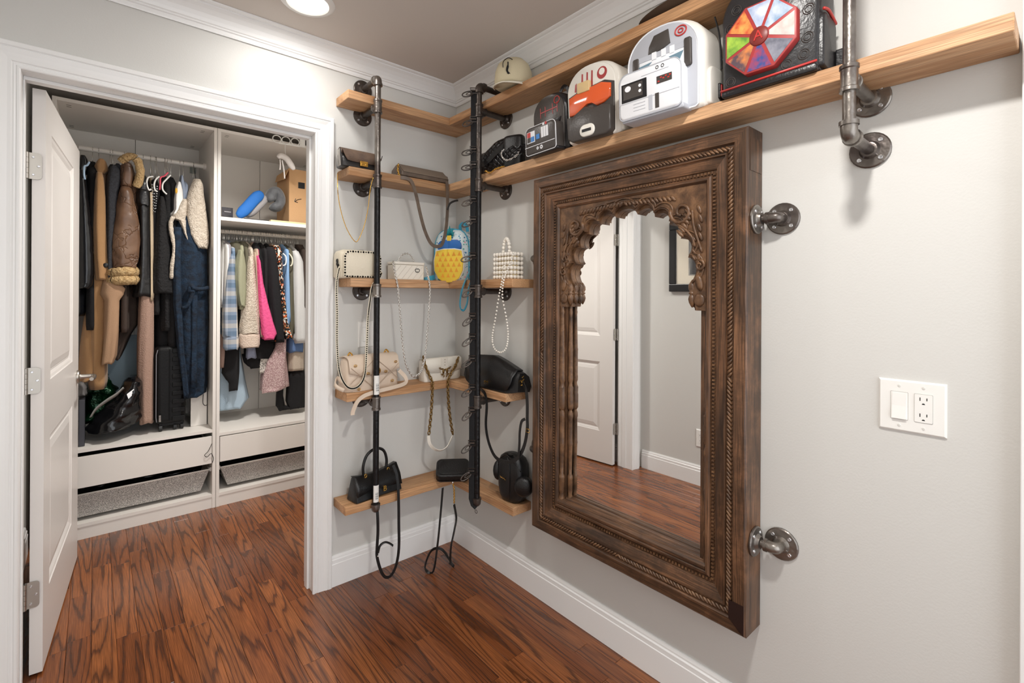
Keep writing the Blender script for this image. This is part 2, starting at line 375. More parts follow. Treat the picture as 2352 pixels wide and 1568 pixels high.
# ------------------------------------------------------------------ ceiling lamp
t = thing('ceiling_light', 'round white recessed downlight glowing in the taupe ceiling', 'light', (-.885, -.3, 2.44))
MB().lathe([(.072, -.002), (.076, -.008), (.092, -.006), (.098, -.0005), (.098, 0), (.072, 0)], 40, M=T((-.885, -.3, 2.44))).build('trim_ring', WHITE, t, smooth=True, auto=40)
MB().lathe([(.0001, -.0035), (.074, -.0035), (.074, -.001), (.0001, -.001)], 40, M=T((-.885, -.3, 2.44))).build('diffuser', mat('lamp_diffuser', 'fffaf0', .5, emit=4), t)
# ------------------------------------------------------------------ wardrobes
CY0, CY1, CT = 1.279, 1.859, .018
MESHB = N('punched_metal_basket'); tc = MESHB.n('ShaderNodeTexCoord'); mp = MESHB.n('ShaderNodeMapping'); mp.inputs['Scale'].default_value = (400, 400, 400); mp.inputs['Rotation'].default_value = (0, .6, 0)
vo = MESHB.n('ShaderNodeTexVoronoi', Scale=1.0); MESHB.l(tc.outputs['Object'], mp.inputs[0]); MESHB.l(mp.outputs[0], vo.inputs['Vector'])
MESHB.l(MESHB.ramp(vo.outputs['Distance'], [(.32, '3a3734'), (.6, 'cfcbc5')]).outputs[0], MESHB.b.inputs['Base Color']); MESHB.b.inputs['Roughness'].default_value = .5
MESHB = MESHB.m
def wardrobe(x0, x1, label, zs, zd0, zd1):
    t = thing('wardrobe', label, 'wardrobe', ((x0+x1)/2, CY0, 0))
    for a in (x0, x1-CT): MB().box((a, CY0, 0), (a+CT, CY1, 2.36)).build('side_panel', CAB, t, bevel=.001)
    a, b = x0+CT, x1-CT
    MB().box((a, CY0+.002, 2.342), (b, CY1, 2.36)).build('top_panel', CAB, t)
    m = MB()
    for ax in (a+.035, b-.06):
        for ay in (CY0+.06, CY0+.09, CY1-.1, CY1-.07): m.box((ax, ay, 2.3412), (ax+.02, ay+.005, 2.342))
    m.build('fitting', mat('fitting_grey', '3c3a38', .5), t)
    xm = (a+b)/2
    for p, q in ((a, xm-.0015), (xm+.0015, b)): MB().box((p, CY1-.008, .085), (q, CY1-.002, 2.342)).build('back_panel', CAB, t)
    MB().box((a, CY0+.002, .067), (b, CY1-.01, .085)).build('bottom_panel', CAB, t)
    MB().box((a, CY0+.006, 0), (b, CY0+.024, .066)).build('plinth', CAB, t)
    MB().box((a, CY0+.002, zs-CT), (b, CY1-.01, zs)).build('shelf', CAB, t)
    d = MB().box((a+.003, CY0-.001, zd0), (b-.003, CY0+.017, zd1)).build('drawer', CAB, t, bevel=.001)
    MB().box((a+.02, CY0+.017, zd0+.01), (a+.032, CY1-.06, zd1-.03)).box((b-.032, CY0+.017, zd0+.01), (b-.02, CY1-.06, zd1-.03)).box((a+.02, CY0+.017, zd0+.01), (b-.02, CY1-.06, zd0+.016)).build('drawer_box', CAB, d)
    z1, z0 = zd0-.045, .108
    y0, y1 = CY0+.03, CY1-.05
    rim = [(a+.012, y0, z1), (b-.012, y0, z1), (b-.012, y1, z1), (a+.012, y1, z1)]
    bot = [(a+.055, y0+.02, z0), (b-.055, y0+.02, z0), (b-.055, y1-.03, z0), (a+.055, y1-.03, z0)]
    bk = MB().loft([rim, bot], caps=False).add(bot, [(0, 1, 2, 3)]).build('wire_basket', MESHB, t, solid=.002)
    rr = MB().tube([(p[0], p[1], p[2]) for p in rim], .005, 6, closed=True)
    rr.build('basket_rim', CAB, bk, smooth=True)
    MB().box((a, y0, z1-.012), (a+.010, y1, z1+.012)).box((b-.010, y0, z1-.012), (b, y1, z1+.012)).build('runner', mat('runner_grey', 'bdbab5', .4, .4), t)
    return t
w1 = wardrobe(-1.667, -.918, 'white wardrobe unit with long coats, left of the pair inside the closet', .487, .279, .446)
w2 = wardrobe(-.916, -.167, 'white wardrobe unit with blouses and an upper shelf, right of the pair', .458, .278, .434)
MB().box((-.898, CY0+.002, 1.79), (-.185, CY1-.01, 1.812)).build('shelf', CAB, w2)
rd = MB().tube([(-1.648, 1.57, 2.172), (-.937, 1.57, 2.172)], .0145, 14); rd.build('clothes_rail', CAB, w1, smooth=True, auto=40)
MB().lathe([(.0001, 0), (.022, 0), (.022, .016), (.0001, .016)], 16, M=T((-.936, 1.57, 2.172)) @ Matrix.Rotation(-PI/2, 4, 'Y')).build('rail_bracket', CAB, w1, smooth=True, auto=40)
MB().tube([(-.897, 1.57, 1.752), (-.186, 1.57, 1.752)], .0145, 14).build('clothes_rail', mat('rail_cream', 'ddd2c4', .4), w2, smooth=True, auto=40)
MB().box((-.99, CY1-.02, 2.175), (-.955, CY1-.008, 2.215)).build('wall_bracket', mat('bracket_grey', '8a928e', .4, .6), w1)
# black cord loop on the left drawer
tag(MB().tube(spline([P(487, 1018, 1, 1.27), P(478, 1036, 1, 1.268), P(470, 1045, 1, 1.268), P(476, 1049, 1, 1.268), P(485, 1041, 1, 1.268), P(490, 1052, 1, 1.27), P(488, 1062, 1, 1.272)]), .0018, 5).build('cord', BLK, smooth=True), 'thin black cord looped over the end of the left wardrobe drawer', 'cord')
tag(MB().tube(spline([P(467, 905, 1, 1.40), P(466, 925, 1, 1.40), P(471, 931, 1, 1.40), P(476, 929, 1, 1.42)]), .0022, 5).build('cord', BLK, smooth=True), 'black cord hanging beside the white box in the left wardrobe', 'cord')
# ------------------------------------------------------------------ wall shelves
def board(name, a, b, m, label, grp):
    sx = (b[0]-a[0]) > abs(b[1]-a[1])
    c = ((a[0]+b[0])/2, (a[1]+b[1])/2, (a[2]+b[2])/2)
    o = MB().box([a[i]-c[i] for i in range(3)], [b[i]-c[i] for i in range(3)]).build(name, m, bevel=.0025); o.location = c
    tag(o, label, 'shelf', grp); return o
ZT = [2.225, 1.890, 1.401, .897, .402]
LX = [-.662, -.655, -.645, -.660, -.664]
LN = ['topmost empty', 'second', 'third', 'fourth', 'lowest']
LD = ['topmost wooden shelf on the doorway wall, holding nothing', 'wooden shelf on the doorway wall holding two brown clutch bags', 'wooden shelf on the doorway wall under the studded and white bags', 'wooden shelf on the doorway wall under the beige quilted bag', 'lowest wooden shelf on the doorway wall under the black arched-handle handbag']
RD = ['topmost wooden shelf on the mirror wall, holding the cream cap', 'long wooden shelf above the mirror holding the row of backpacks', 'short wooden shelf on the mirror wall under the pearl bag', 'short wooden shelf on the mirror wall under the black shoulder bag', 'lowest wooden shelf on the mirror wall under the egg-shaped black bag']
for i in range(5):
    board('wall_shelf', (LX[i], -.139, ZT[i]-.038), (-.001, -.001, ZT[i]), FIRX, LD[i], 'doorway wall shelves')
RY = [-2.1, -2.131, -.63, -.583, -.613]; RXD = [-.139, -.139, -.135, -.128, -.109]
for i in range(5):
    board('wall_shelf', (RXD[i], RY[i], ZT[i]-.038), (-.001, -.141, ZT[i]), FIR, RD[i], 'mirror wall shelves')
# ------------------------------------------------------------------ pipe racks
def flange(par, c, d, m, R=.045, scr=SCREW, n=4, a0=PI/4, hub=.017):
    "flat round flange at c whose face looks along d"
    d = Vector(d); M = Matrix.Translation(c) @ d.to_track_quat('Z', 'Y').to_matrix().to_4x4()
    f = MB().lathe([(.0001, 0), (R, 0), (R, .004), (R-.003, .0065), (hub+.006, .0075), (hub+.003, .012), (hub+.001, .017), (hub-.003, .018), (.0001, .018)], 28, M=M).build('flange', m, par, smooth=True, auto=35)
    for i in range(n):
        k = MB(); a = a0+i*2*PI/n; x, y = math.cos(a)*R*.7, math.sin(a)*R*.7
        k.lathe([(.0058, .0062), (.0058, .0078), (.0046, .0092), (.0018, .0090), (.0016, .0080), (.0001, .0080)], 10, M=M @ T((x, y, 0)))
        k.build('screw', scr, f, smooth=True, auto=40)
    return f
def sleeve_ring(m, a, b, r, n=18):
    "pipe fitting barrel with a thicker band at each end"
    a = Vector(a); b = Vector(b); L = (b-a).length; M = Matrix.Translation(a) @ (b-a).to_track_quat('Z', 'Y').to_matrix().to_4x4()
    m.lathe([(r*.8, 0), (r*1.12, 0), (r*1.12, L*.13), (r, L*.17), (r, L*.83), (r*1.12, L*.87), (r*1.12, L), (r*.8, L)], n, M=M)
def rack(label, vx, vy, wall, zs, z_top, z_bot, mt_hi, mt_lo, top_elbow=True, bot='cap', split=None, mf=DARKM, zf=None):
    v = Vector((vx, vy, 0)); t = thing('pipe_rack', label, 'pipe rack', (vx, vy, z_bot))
    wp = lambda z: Vector((vx, -.001, z)) if wall == 'y' else Vector((-.001, vy, z))
    dn = (0, -1, 0) if wall == 'y' else (-1, 0, 0)
    r = .0133
    cuts = sorted([z_bot]+[z for z in zs]+[z_top])
    for a, b in zip(cuts, cuts[1:]):
        MB().tube([(vx, vy, a+.0), (vx, vy, b-.0)], r, 16).build('pipe', mt_hi if (split is None or a >= split) else mt_lo, t, smooth=True, auto=40)
    for z in zs:
        m = MB(); sleeve_ring(m, (vx, vy, z-.03), (vx, vy, z+.03), .0178)
        w = wp(z); d = (w-Vector((vx, vy, z))).normalized()
        sleeve_ring(m, Vector((vx, vy, z))+d*.004, Vector((vx, vy, z))+d*.034, .0172)
        m.build('tee_fitting', mt_hi, t, smooth=True, auto=35)
        MB().tube([Vector((vx, vy, z))+d*.03, w], r, 14).build('arm', mf, t, smooth=True, auto=40)
        flange(t, w, dn, mf)
    def elbow(z, s, name='elbow'):
        w = wp(z); d = (w-Vector((vx, vy, z))).normalized(); c = Vector((vx, vy, z))
        m = MB(); pts = [c+Vector((0, 0, -s*.03)), c+Vector((0, 0, -s*.012)), c+d*.004+Vector((0, 0, -s*.004)), c+d*.012, c+d*.03]
        m.tube(spline(pts, 4), .0175, 16); e = (c+Vector((0, 0, -s*.032)), c+Vector((0, 0, -s*.022))); m.tube(e, .0205, 16); m.tube((c+d*.022, c+d*.032), .0205, 16)
        m.build(name, mt_hi, t, smooth=True, auto=40)
        MB().tube([c+d*.03, w], r, 14).build('arm', mf if s > 0 else mt_hi, t, smooth=True, auto=40); flange(t, w, dn, mf if s > 0 else mt_hi)
    if top_elbow: elbow(z_top, 1)
    if bot == 'elbow': elbow(z_bot, -1)
    if bot == 'cap':
        MB().lathe([(.0001, -.018), (.010, -.016), (.017, -.008), (.019, .002), (.019, .012), (.0205, .013), (.0205, .020), (.012, .021)], 16, M=T((vx, vy, z_bot))).build('end_cap', mt_hi, t, smooth=True, auto=40)
    return t
r1 = rack('vertical steel pipe rack holding the doorway wall shelves', -.536, -.165, 'y', [2.172, 1.836, 1.347, .842], 2.297, .372, STEELP, BLACKPIPE, split=1.8)
r2 = rack('dark vertical pipe rack on the mirror wall near the room corner', -.165, -.425, 'x', [2.172, 1.832, 1.347, .842], 2.285, .382, DARKM, BLACKPIPE, split=1.8, mf=DARKM)
r3 = rack('steel pipe bracket from the ceiling over the right end of the long shelf', -.18, -1.868, 'x', [1.833], 2.43, 1.703, STEELP, STEELP, top_elbow=False, bot='elbow', mf=STEELP)
for z, h in ((.925, .085), (.440, .075)):     # white barcode stickers on the left pipe
    s = MB().loft([[(-.536+.0137*math.cos(a), -.165+.0137*math.sin(a), zz) for a in [math.radians(200+q*20) for q in range(8)]] for zz in (z-h/2, z+h/2)], wrap=False, caps=False).build('sticker', WHITE, r1)
    b = MB()
    for i in range(9):
        zz = z-h*.3+i*h*.045
        b.loft([[(-.536+.01385*math.cos(a), -.165+.01385*math.sin(a), q) for a in [math.radians(240+q2*12) for q2 in range(6)]] for q in (zz, zz+h*(.012 if i % 3 else .025))], wrap=False, caps=False)
    b.build('barcode', BLK, s)
# hanging clip organiser on the corner pipe
og = thing('clip_hanger', 'black hanging strap of metal clips, fixed down the corner pipe', 'hanger', (-.172, -.392, 2.26))
cx, cy = -.186, -.412
nd = Vector((-.65, -.76, 0)); sd = Vector((-.76, .65, 0))
MB().tube([(cx, cy, 2.262), (cx, cy, .40), (cx+.006, cy-.006, .375), (cx+.015, cy-.02, .362)], .01, flat=(.0125, .003), ref=tuple(sd)).build('strap', BLKF, og)
for i, (py, lo) in enumerate([(212, 0), (277, 0), (345, 0), (380, 0), (458, 0), (505, 0), (587, 0), (662, 0), (725, 0), (772, 0), (822, 0), (888, 0), (940, 0), (1016, 0), (1080, 0)]):
    z = P(1090, py, 0, -.175)[2]
    m = MB(); C0 = Vector((cx, cy, z))+nd*.006
    m.tube([C0+sd*.015+Vector((0, 0, .012)), C0-sd*.015+Vector((0, 0, .012)), C0-sd*.015-Vector((0, 0, .012)), C0+sd*.015-Vector((0, 0, .012))], .003, 5, closed=True)
    m.tube([C0+sd*.013, C0-sd*.013], .005, 6)
    cl = m.build('buckle', DARKM, og)
    a = .55+.25*math.sin(i*2.1); dz = -.6-.5*(py > 600)-.2*math.sin(i*1.7)
    dirv = (sd*1.0+nd*.35+Vector((0, 0, dz*.7))).normalized(); e = dirv.cross(nd).normalized()
    B0 = C0-Vector((0, 0, .010))+sd*.004; m = MB()
    m.tube(spline([B0-e*.006, B0+dirv*.018-e*.011, B0+dirv*.042-e*.009, B0+dirv*.052, B0+dirv*.042+e*.009, B0+dirv*.018+e*.011, B0+e*.006], 4), .0029, 6)
    m.tube(spline([B0-e*.003, B0+dirv*.016-e*.006, B0+dirv*.034, B0+dirv*.016+e*.006, B0+e*.003], 3), .0018, 5)
    m.build('clip', DARKM, og, smooth=True)
m = MB().tube([Vector((cx+.012, cy-.02, .352))+Vector((0, math.cos(a)*.008, math.sin(a)*.008-.008)) for a in [i*PI/5 for i in range(10)]], .0015, 5, closed=True); m.build('ring', DARKM, og)
# ------------------------------------------------------------------ wall plates
def plate(name, label, M, w, h, gangs, grp=None):
    "M maps local x right, y up, z out of the wall"
    t = thing(name, label, name.split('_')[-1], tuple(M @ Vector((0, 0, 0))))
    b = .004
    MB(M).loft([[(-w/2, -h/2, 0), (w/2, -h/2, 0), (w/2, h/2, 0), (-w/2, h/2, 0)], [(-w/2, -h/2, .002), (w/2, -h/2, .002), (w/2, h/2, .002), (-w/2, h/2, .002)],
        [(-w/2+b, -h/2+b, .0065), (w/2-b, -h/2+b, .0065), (w/2-b, h/2-b, .0065), (-w/2+b, h/2-b, .0065)]]).build('cover', WHITE, t)
    for gx, kind in gangs:
        MB(M @ T((gx, 0, 0))).prism(rrect(-.0172, -.034, .0172, .034, .002), .006, .0068).build('seam', mat('seam_grey', 'a9a7a2', .6), t)
        if kind == 'switch':
            o = MB(M @ T((gx, 0, 0))).prism(rrect(-.0165, -.0332, .0165, .0332, .002), .006, .0075).build('rocker_frame', WHITE, t)
            MB(M @ T((gx, 0, 0))).add([(-.0138, -.031, .0075), (.0138, -.031, .0075), (.0138, .031, .0075), (-.0138, .031, .0075), (-.0138, -.031, .0125), (.0138, -.031, .0125), (.0138, .0, .0092), (-.0138, .0, .0092), (.0138, .031, .0082), (-.0138, .031, .0082)],
               [(0, 1, 5, 4), (4, 5, 6, 7), (7, 6, 8, 9), (9, 8, 2, 3), (1, 2, 8, 6, 5), (0, 4, 7, 9, 3)]).build('rocker', WHITE, t)
        else:
            o = MB(M @ T((gx, 0, 0))).prism(rrect(-.0165, -.0332, .0165, .0332, .002), .006, .0082).build('receptacle', WHITE, t)
            s = MB(M @ T((gx, 0, 0)))
            for oy in (.019, -.019):
                s.box((-.0072, oy-.001, .0079), (-.0055, oy+.007, .0085)).box((.0055, oy, .0079), (.0072, oy+.0065, .0085)).prism(arc(0, oy-.0095, .003, 0, 180, 8), .0079, .0085)
            s.build('slots', DARKHOLE, o)
        k = MB(M @ T((gx, 0, 0)))
        for sy in (-.048, .048): k.lathe([(.0001, .0078), (.0028, .0076), (.0033, .0062)], 10, M=T((0, sy, 0)))
        k.build('screw', mat('painted_screw', 'd8d6d1', .4), t)
    return t
MXF = Matrix(((0, 0, -1, 0), (-1, 0, 0, 0), (0, 1, 0, 0), (0, 0, 0, 1)))
MYF = Matrix(((1, 0, 0, 0), (0, 0, -1, 0), (0, 1, 0, 0), (0, 0, 0, 1)))
MXL = Matrix(((0, 0, 1, 0), (1, 0, 0, 0), (0, 1, 0, 0), (0, 0, 0, 1)))
plate('wall_switch', 'white double wall plate with rocker switch and outlet right of the mirror', Matrix.Translation((0, -1.953, 1.066)) @ MXF, .129, .125, [(-.023, 'switch'), (.023, 'outlet')])
plate('wall_outlet', 'single white wall plate behind the left pipe, between two bag shelves', Matrix.Translation((0 -.515, 0, 1.14)) @ MYF, .075, .122, [(0, 'switch')])
plate('wall_outlet', 'single white wall outlet seen low in the mirror reflection', Matrix.Translation((-1.80, -.50, .33)) @ MXL, .075, .122, [(0, 'outlet')])
# ================================================================== CARVED MIRROR
YL, YR, ZB, ZTP = -.720, -1.605, .362, 1.813
YC = (YL+YR)/2
mr = thing('carved_mirror', 'tall mirror in a deep carved brown wooden frame with a scalloped arch', 'mirror', (-.05, YC, ZB))
FP = [(0, -.004), (0, -.095), (.005, -.100), (.037, -.100), (.040, -.0965), (.0415, -.092), (.061, -.091), (.063, -.096), (.067, -.096), (.070, -.089), (.082, -.086), (.094, -.082), (.100, -.079), (.102, -.074), (.115, -.073), (.117, -.080), (.122, -.083), (.128, -.083), (.134, -.077), (.135, -.070), (.135, -.004)]
def fr_pt(side, w, x, end):
    if side == 'top': return (x, (YL-w) if end == 0 else (YR+w), ZTP-w)
    if side == 'bottom': return (x, (YL-w) if end == 0 else (YR+w), ZB+w)
    if side == 'left': return (x, YL-w, (ZB+w) if end == 0 else (ZTP-w))
    return (x, YR+w, (ZB+w) if end == 0 else (ZTP-w))
rails = {}
for sd_, nm, m_ in (('top', 'top_rail', OLDY), ('bottom', 'bottom_rail', OLDY), ('left', 'stile', OLDZ), ('right', 'stile', OLDZ)):
    L = []
    for q in range(25):
        f = q/24; ring = []
        for w, x in FP:
            a = Vector(fr_pt(sd_, w, x, 0)); b = Vector(fr_pt(sd_, w, x, 1)); p = a.lerp(b, f)
            if 0 < q < 24:
                g = noise.noise(p*9)*.0022+noise.noise(p*31)*.0012
                if x < -.02: p.x += g
                if w < .006 and x < -.02: p += Vector((0, 0, 1 if sd_ == 'top' else -1))*g if sd_ in ('top', 'bottom') else Vector((0, (1 if sd_ == 'left' else -1)*g, 0))
            ring.append(p)
        L.append(ring)
    rails[sd_] = MB().loft(L).build(nm, m_, mr, smooth=True, auto=28)
for sd_ in rails:                                       # twisted rope and bead row on each side
    m = MB(); b = MB()
    A = Vector(fr_pt(sd_, .0515, -.0925, 0)); B = Vector(fr_pt(sd_, .0515, -.0925, 1)); L = (B-A).length; dd = (B-A)/L
    ac = Vector((0, dd.z, -dd.y)); k = int(L/.0125)
    for i in range(k):
        p = A+dd*(L*(i+.5)/k); g = 1 if i < k*.5 else -1
        e = (dd*.78+ac*g*.62).normalized(); Mx = Matrix((Vector((1, 0, 0)), e, Vector((1, 0, 0)).cross(e))).transposed().to_4x4(); Mx.translation = p
        m.ball((0, 0, 0), 1, 8, M=Mx @ Matrix.Diagonal((.0065, .0135, .0042, 1)))
    m.build('rope_moulding', CARVE, rails[sd_], smooth=True, kind='stuff')
    A = Vector(fr_pt(sd_, .1085, -.0745, 0)); B = Vector(fr_pt(sd_, .1085, -.0745, 1)); L = (B-A).length; k = int(L/.0115)
    for i in range(k):
        p = A+dd*(L*(i+.5)/k); h = .0032
        d3 = dd*h; a3 = ac*.0052
        b.loft([[p-d3-a3+Vector((.002, 0, 0)), p+d3-a3+Vector((.002, 0, 0)), p+d3+a3+Vector((.002, 0, 0)), p-d3+a3+Vector((.002, 0, 0))],
                [p-d3*.7-a3*.7-Vector((.005, 0, 0)), p+d3*.7-a3*.7-Vector((.005, 0, 0)), p+d3*.7+a3*.7-Vector((.005, 0, 0)), p-d3*.7+a3*.7-Vector((.005, 0, 0))]])
    b.build('bead_moulding', CARVE, rails[sd_], kind='stuff')
# sill roll at the foot of the opening
MB().loft([[(x, y, z) for x, z in [(-.03, .49), (-.078, .49), (-.084, .498), (-.084, .505), (-.078, .513), (-.066, .517), (-.060, .514), (-.056, .519), (-.045, .524), (-.034, .522), (-.030, .518)]] for y in (YL-.13, YR+.13)]).build('sill', OLDY, mr, smooth=True, auto=35)
# glass and backing
GL = N('mirror_glass'); GL.b.inputs['Base Color'].default_value = (.93, .93, .92, 1); GL.b.inputs['Metallic'].default_value = 1; GL.b.inputs['Roughness'].default_value = 0; GL = GL.m
MB().box((-.030, YR+.1, ZB+.1), (-.027, YL-.1, ZTP-.1)).build('mirror_glass', GL, mr)
MB().box((-.026, YR+.02, ZB+.02), (-.006, YL-.02, ZTP-.02)).build('backing', mat('backing_board', '3a2a1c', .8), mr)
# scalloped arch
def archpts(k, n=11, dep=.085, m_=14):
    out = []
    for i in range(n*m_+1):
        t = PI*i/(n*m_); s = 1-dep*(1-abs(math.sin(n*t))**.7) if 0 < i < n*m_ else 1-dep
        ca, sa = math.cos(t), math.sin(t)
        ex = .86
        out.append((YC+math.copysign(abs(ca)**ex, ca)*.268*k*s, 1.372+(sa**ex)*.268*k*s))
    return out
def spandrel(x0, x1, k, zb, nm):
    a, b = YL-.13, YR+.13
    ap = archpts(k)
    poly = [(a, zb), (a, 1.682), (b, 1.682), (b, zb), (YC-.262*k, zb)]+ap[::-1]+[(YC+.262*k, zb)]
    vs = [(x0, y, z) for y, z in poly]+[(x1, y, z) for y, z in poly]; n = len(poly)
    m = MB()
    q0 = 5; na = len(ap)             # fan strips from the arch to the outer rectangle, side by side
    m.add(vs, [(i, (i+1) % n, n+(i+1) % n, n+i) for i in range(n)])
    for off, x in ((0, x0), (0, x1)):
        S_ = []
        inn = [(YC-.262*k, zb)]+ap[::-1]+[(YC+.262*k, zb)]
        for y, z in inn:
            if z < 1.372+.02: S_.append(((b if y < YC else a), z))
            else:
                f = max(-1, min(1, (y-YC)/(.25*k)))
                u = math.atan2(z-1.372, y-YC)
                if abs(math.tan(u)) > (1.682-1.372)/(a-YC): S_.append((YC+(1.682-1.372)/math.tan(u), 1.682))
                else: S_.append(((b if y < YC else a), 1.372+abs(math.tan(u))*(a-YC)))
        V = [(x, y, z) for y, z in inn]+[(x, y, z) for y, z in S_]; N_ = len(inn)
        m.add(V, [(i, i+1, N_+i+1, N_+i) for i in range(N_-1)])
        m.add([(x, a, 1.682), (x, *S_[-1]), (x, *S_[0])], [])
        # corner fillers
        for i in range(N_-1):
            p, q = S_[i], S_[i+1]
            if abs(p[0]-q[0]) > 1e-6 and abs(p[1]-q[1]) > 1e-6:
                c = (a if p[0] > YC else b, 1.682); m.add([(x, *p), (x, *q), (x, *c)], [(0, 1, 2)])
    return m.build(nm, CARVE, mr)
arch = spandrel(-.074, -.056, 1.05, 1.285, 'arch_panel')
spandrel(-.056, -.031, 1.0, 1.285, 'arch_panel')
rib = MB(); pts = [(-.0755, y, z) for y, z in archpts(1.13)]; rib.tube(pts, .0032, 6); rib.tube([(-.0745, y, z) for y, z in archpts(1.075)], .0028, 6); rib.build('arch_rib', CARVE, arch, smooth=True)
XF = -.0755
def spiral(m, y, z, r0, turns, s, a0, r):
    pts = []
    for i in range(int(turns*14)+1):
        a = a0+s*i*2*PI/14; rr = r0*(1-.8*i/(turns*14)); pts.append((XF-.002, y+rr*math.cos(a), z+rr*math.sin(a)))
    m.tube(pts, [r*(1-.45*i/len(pts)) for i in range(len(pts))], 7)
def leaf(m, y, z, ang, ln, wd, th=.0065):
    e = Vector((0, math.cos(ang), math.sin(ang))); f = Vector((0, -math.sin(ang), math.cos(ang)))
    Mx = Matrix((Vector((1, 0, 0)), e, f)).transposed().to_4x4(); Mx.translation = (XF, y, z)
    m.ball((0, 0, 0), 1, 10, M=Mx @ Matrix.Diagonal((th, ln, wd, 1)))
for s in (1, -1):
    m = MB()
    spiral(m, YC+s*.225, 1.598, .040, 1.35, s, PI*.9 if s > 0 else PI*.1, .0075)
    for i in range(6):
        a = (.35+i*.34); leaf(m, YC+s*(.232+.018*math.cos(a*1.1)), 1.585-.013*i+.01, (PI*.75 if s > 0 else PI*.25), .019, .0065)
    m.tube(spline([(XF-.001, YC+s*(.262+0), 1.60), (XF-.002, YC+s*.268, 1.55), (XF-.002, YC+s*.284, 1.50), (XF-.001, YC+s*.292, 1.475)], 5), .0045, 6)
    m.tube(spline([(XF-.001, YC+s*.205, 1.565), (XF-.002, YC+s*.235, 1.545), (XF-.002, YC+s*.262, 1.515), (XF-.001, YC+s*.272, 1.485)], 5), .004, 6)
    for i in range(5): leaf(m, YC+s*(.285+.004*(i % 2)), 1.60-.028*i, (PI*.62 if s > 0 else PI*.38), .017, .006, .004)
    m.build('acanthus_scroll', CARVE, arch, smooth=True)
    m = MB()
    for i in range(13):
        f = i/12; leaf(m, YC+s*(.195-.185*f), 1.648+.008*f, (PI*.72 if s > 0 else PI*.28), .0145-.002*f, .0055)
    m.tube(spline([(XF, YC+s*.205, 1.64), (XF, YC+s*.12, 1.662), (XF, YC+s*.03, 1.672)], 6), .003, 6)
    m.build('leaf_band', CARVE, arch, smooth=True)
    m = MB()
    spiral(m, YC+s*.288, 1.425, .017, 1.3, -s, PI/2, .005); leaf(m, YC+s*.285, 1.452, PI/2, .013, .006); leaf(m, YC+s*.292, 1.475, PI*.4, .012, .005)
    leaf(m, YC+s*.286, 1.372, PI/2+s*.2, .028, .012, .007); leaf(m, YC+s*.286, 1.318, PI/2, .022, .018, .005)
    for i in range(4): leaf(m, YC+s*.268, 1.51-.02*i, PI*(.5+s*.2), .011, .004, .004)
    m.build('side_curl', CARVE, arch, smooth=True)
    for xx, yy in ((-.066, .258), (-.043, .252)):
        fz = 1.335; fin = [(.0001, -.042), (.004, -.038), (.010, -.026), (.0125, -.015), (.010, -.004), (.0065, -.001), (.011, .002), (.011, .006), (.007, .009), (.012, .018), (.0115, .030), (.006, .040), (.0001, .048)]
        MB().lathe([(r, z) for r, z in fin], 12, M=T((xx, YC+s*yy, fz))).build('pendant', CARVE, mr, smooth=True)
zz = lambda py: P(1292, py, 0, -.06)[2]
yf = P(1292, 800, 0, -.066)[1]-YC; yr = P(1311, 800, 0, -.044)[1]-YC
CP = [(1160, .010), (1150, .0145), (1140, .0145), (1130, .011), (1125, .0135), (1098, .0135), (1094, .0155), (1090, .0135), (1085, .009), (1060, .0105), (1020, .013), (1016, .0145), (1012, .013), (960, .0125), (955, .015), (948, .0145), (940, .009), (936, .015), (934, .0165), (906, .0165), (902, .0145), (888, .0165), (885, .012), (878, .010), (872, .014), (864, .0145), (860, .013), (806, .0135), (802, .0145), (798, .0125), (722, .009), (716, .011), (712, .009), (690, .0115), (684, .0135), (680, .0115), (668, .012), (664, .0135), (658, .0135), (655, .0115), (645, .0115)]
for s in (1, -1):
    for xx, yy, k in ((-.066, yf if s > 0 else -yf*-1+.012, 1.0), (-.044, yr if s > 0 else yr+.022, .86)):
        MB().lathe([(r*k*.86, zz(py)) for py, r in CP], 14, M=T((xx, YC+s*yy, 0))).build('column', CARVE, mr, smooth=True, auto=35)
    MB().box((-.06, min(YC+s*.285, YC+s*.31), .515), (-.031, max(YC+s*.285, YC+s*.31), 1.29)).build('inner_stile', OLDZ, mr)
MB().prism([(YR+.005, .366), (YR+.048, .400), (YR+.048, .452), (YR+.005, .452)], 0, .0015, M=Matrix(((0, 0, -1, -.1005), (1, 0, 0, 0), (0, 1, 0, 0), (0, 0, 0, 1)))).build('iron_patch', mat('old_iron', '2c1d1a', .45, .3), mr)
MB().box((-.085, YR-.0012, 1.69), (-.012, YR+.001, 1.785)).build('mortise_patch', OLDZ, mr)
# four pipe brackets that hold the frame off the wall
def mbracket(z, s, label):
    y0 = YR if s < 0 else YL; t = thing('pipe_bracket', label, 'bracket', (0, y0+s*.06, z), 'pipe brackets around the mirror')
    f0 = (-.044, y0+s*.001, z); flange(t, f0, (0, s, 0), STEELP, R=.042)
    e = MB(); yb = y0+s*.058
    e.tube([(-.044, y0+s*.012, z), (-.044, y0+s*.034, z)], .0105, 12)
    e.build('nipple', STEELP, t, smooth=True, auto=40)
    e = MB(); e.tube(spline([(-.044, y0+s*.030, z), (-.044, yb-s*.012, z), (-.041, yb-s*.003, z), (-.034, yb, z), (-.016, yb, z)], 5), .0155, 14)
    e.tube([(-.044, y0+s*.028, z), (-.044, y0+s*.036, z)], .0178, 14); e.tube([(-.024, yb, z), (-.014, yb, z)], .0175, 14)
    e.build('elbow', STEELP, t, smooth=True, auto=40)
    flange(t, (-.001, yb, z), (-1, 0, 0), STEELP, R=.045)
mbracket(1.553, -1, 'upper right pipe bracket holding the carved mirror frame')
mbracket(.622, -1, 'lower right pipe bracket holding the carved mirror frame')
mbracket(1.49, 1, 'upper left pipe bracket mostly hidden behind the carved mirror frame')
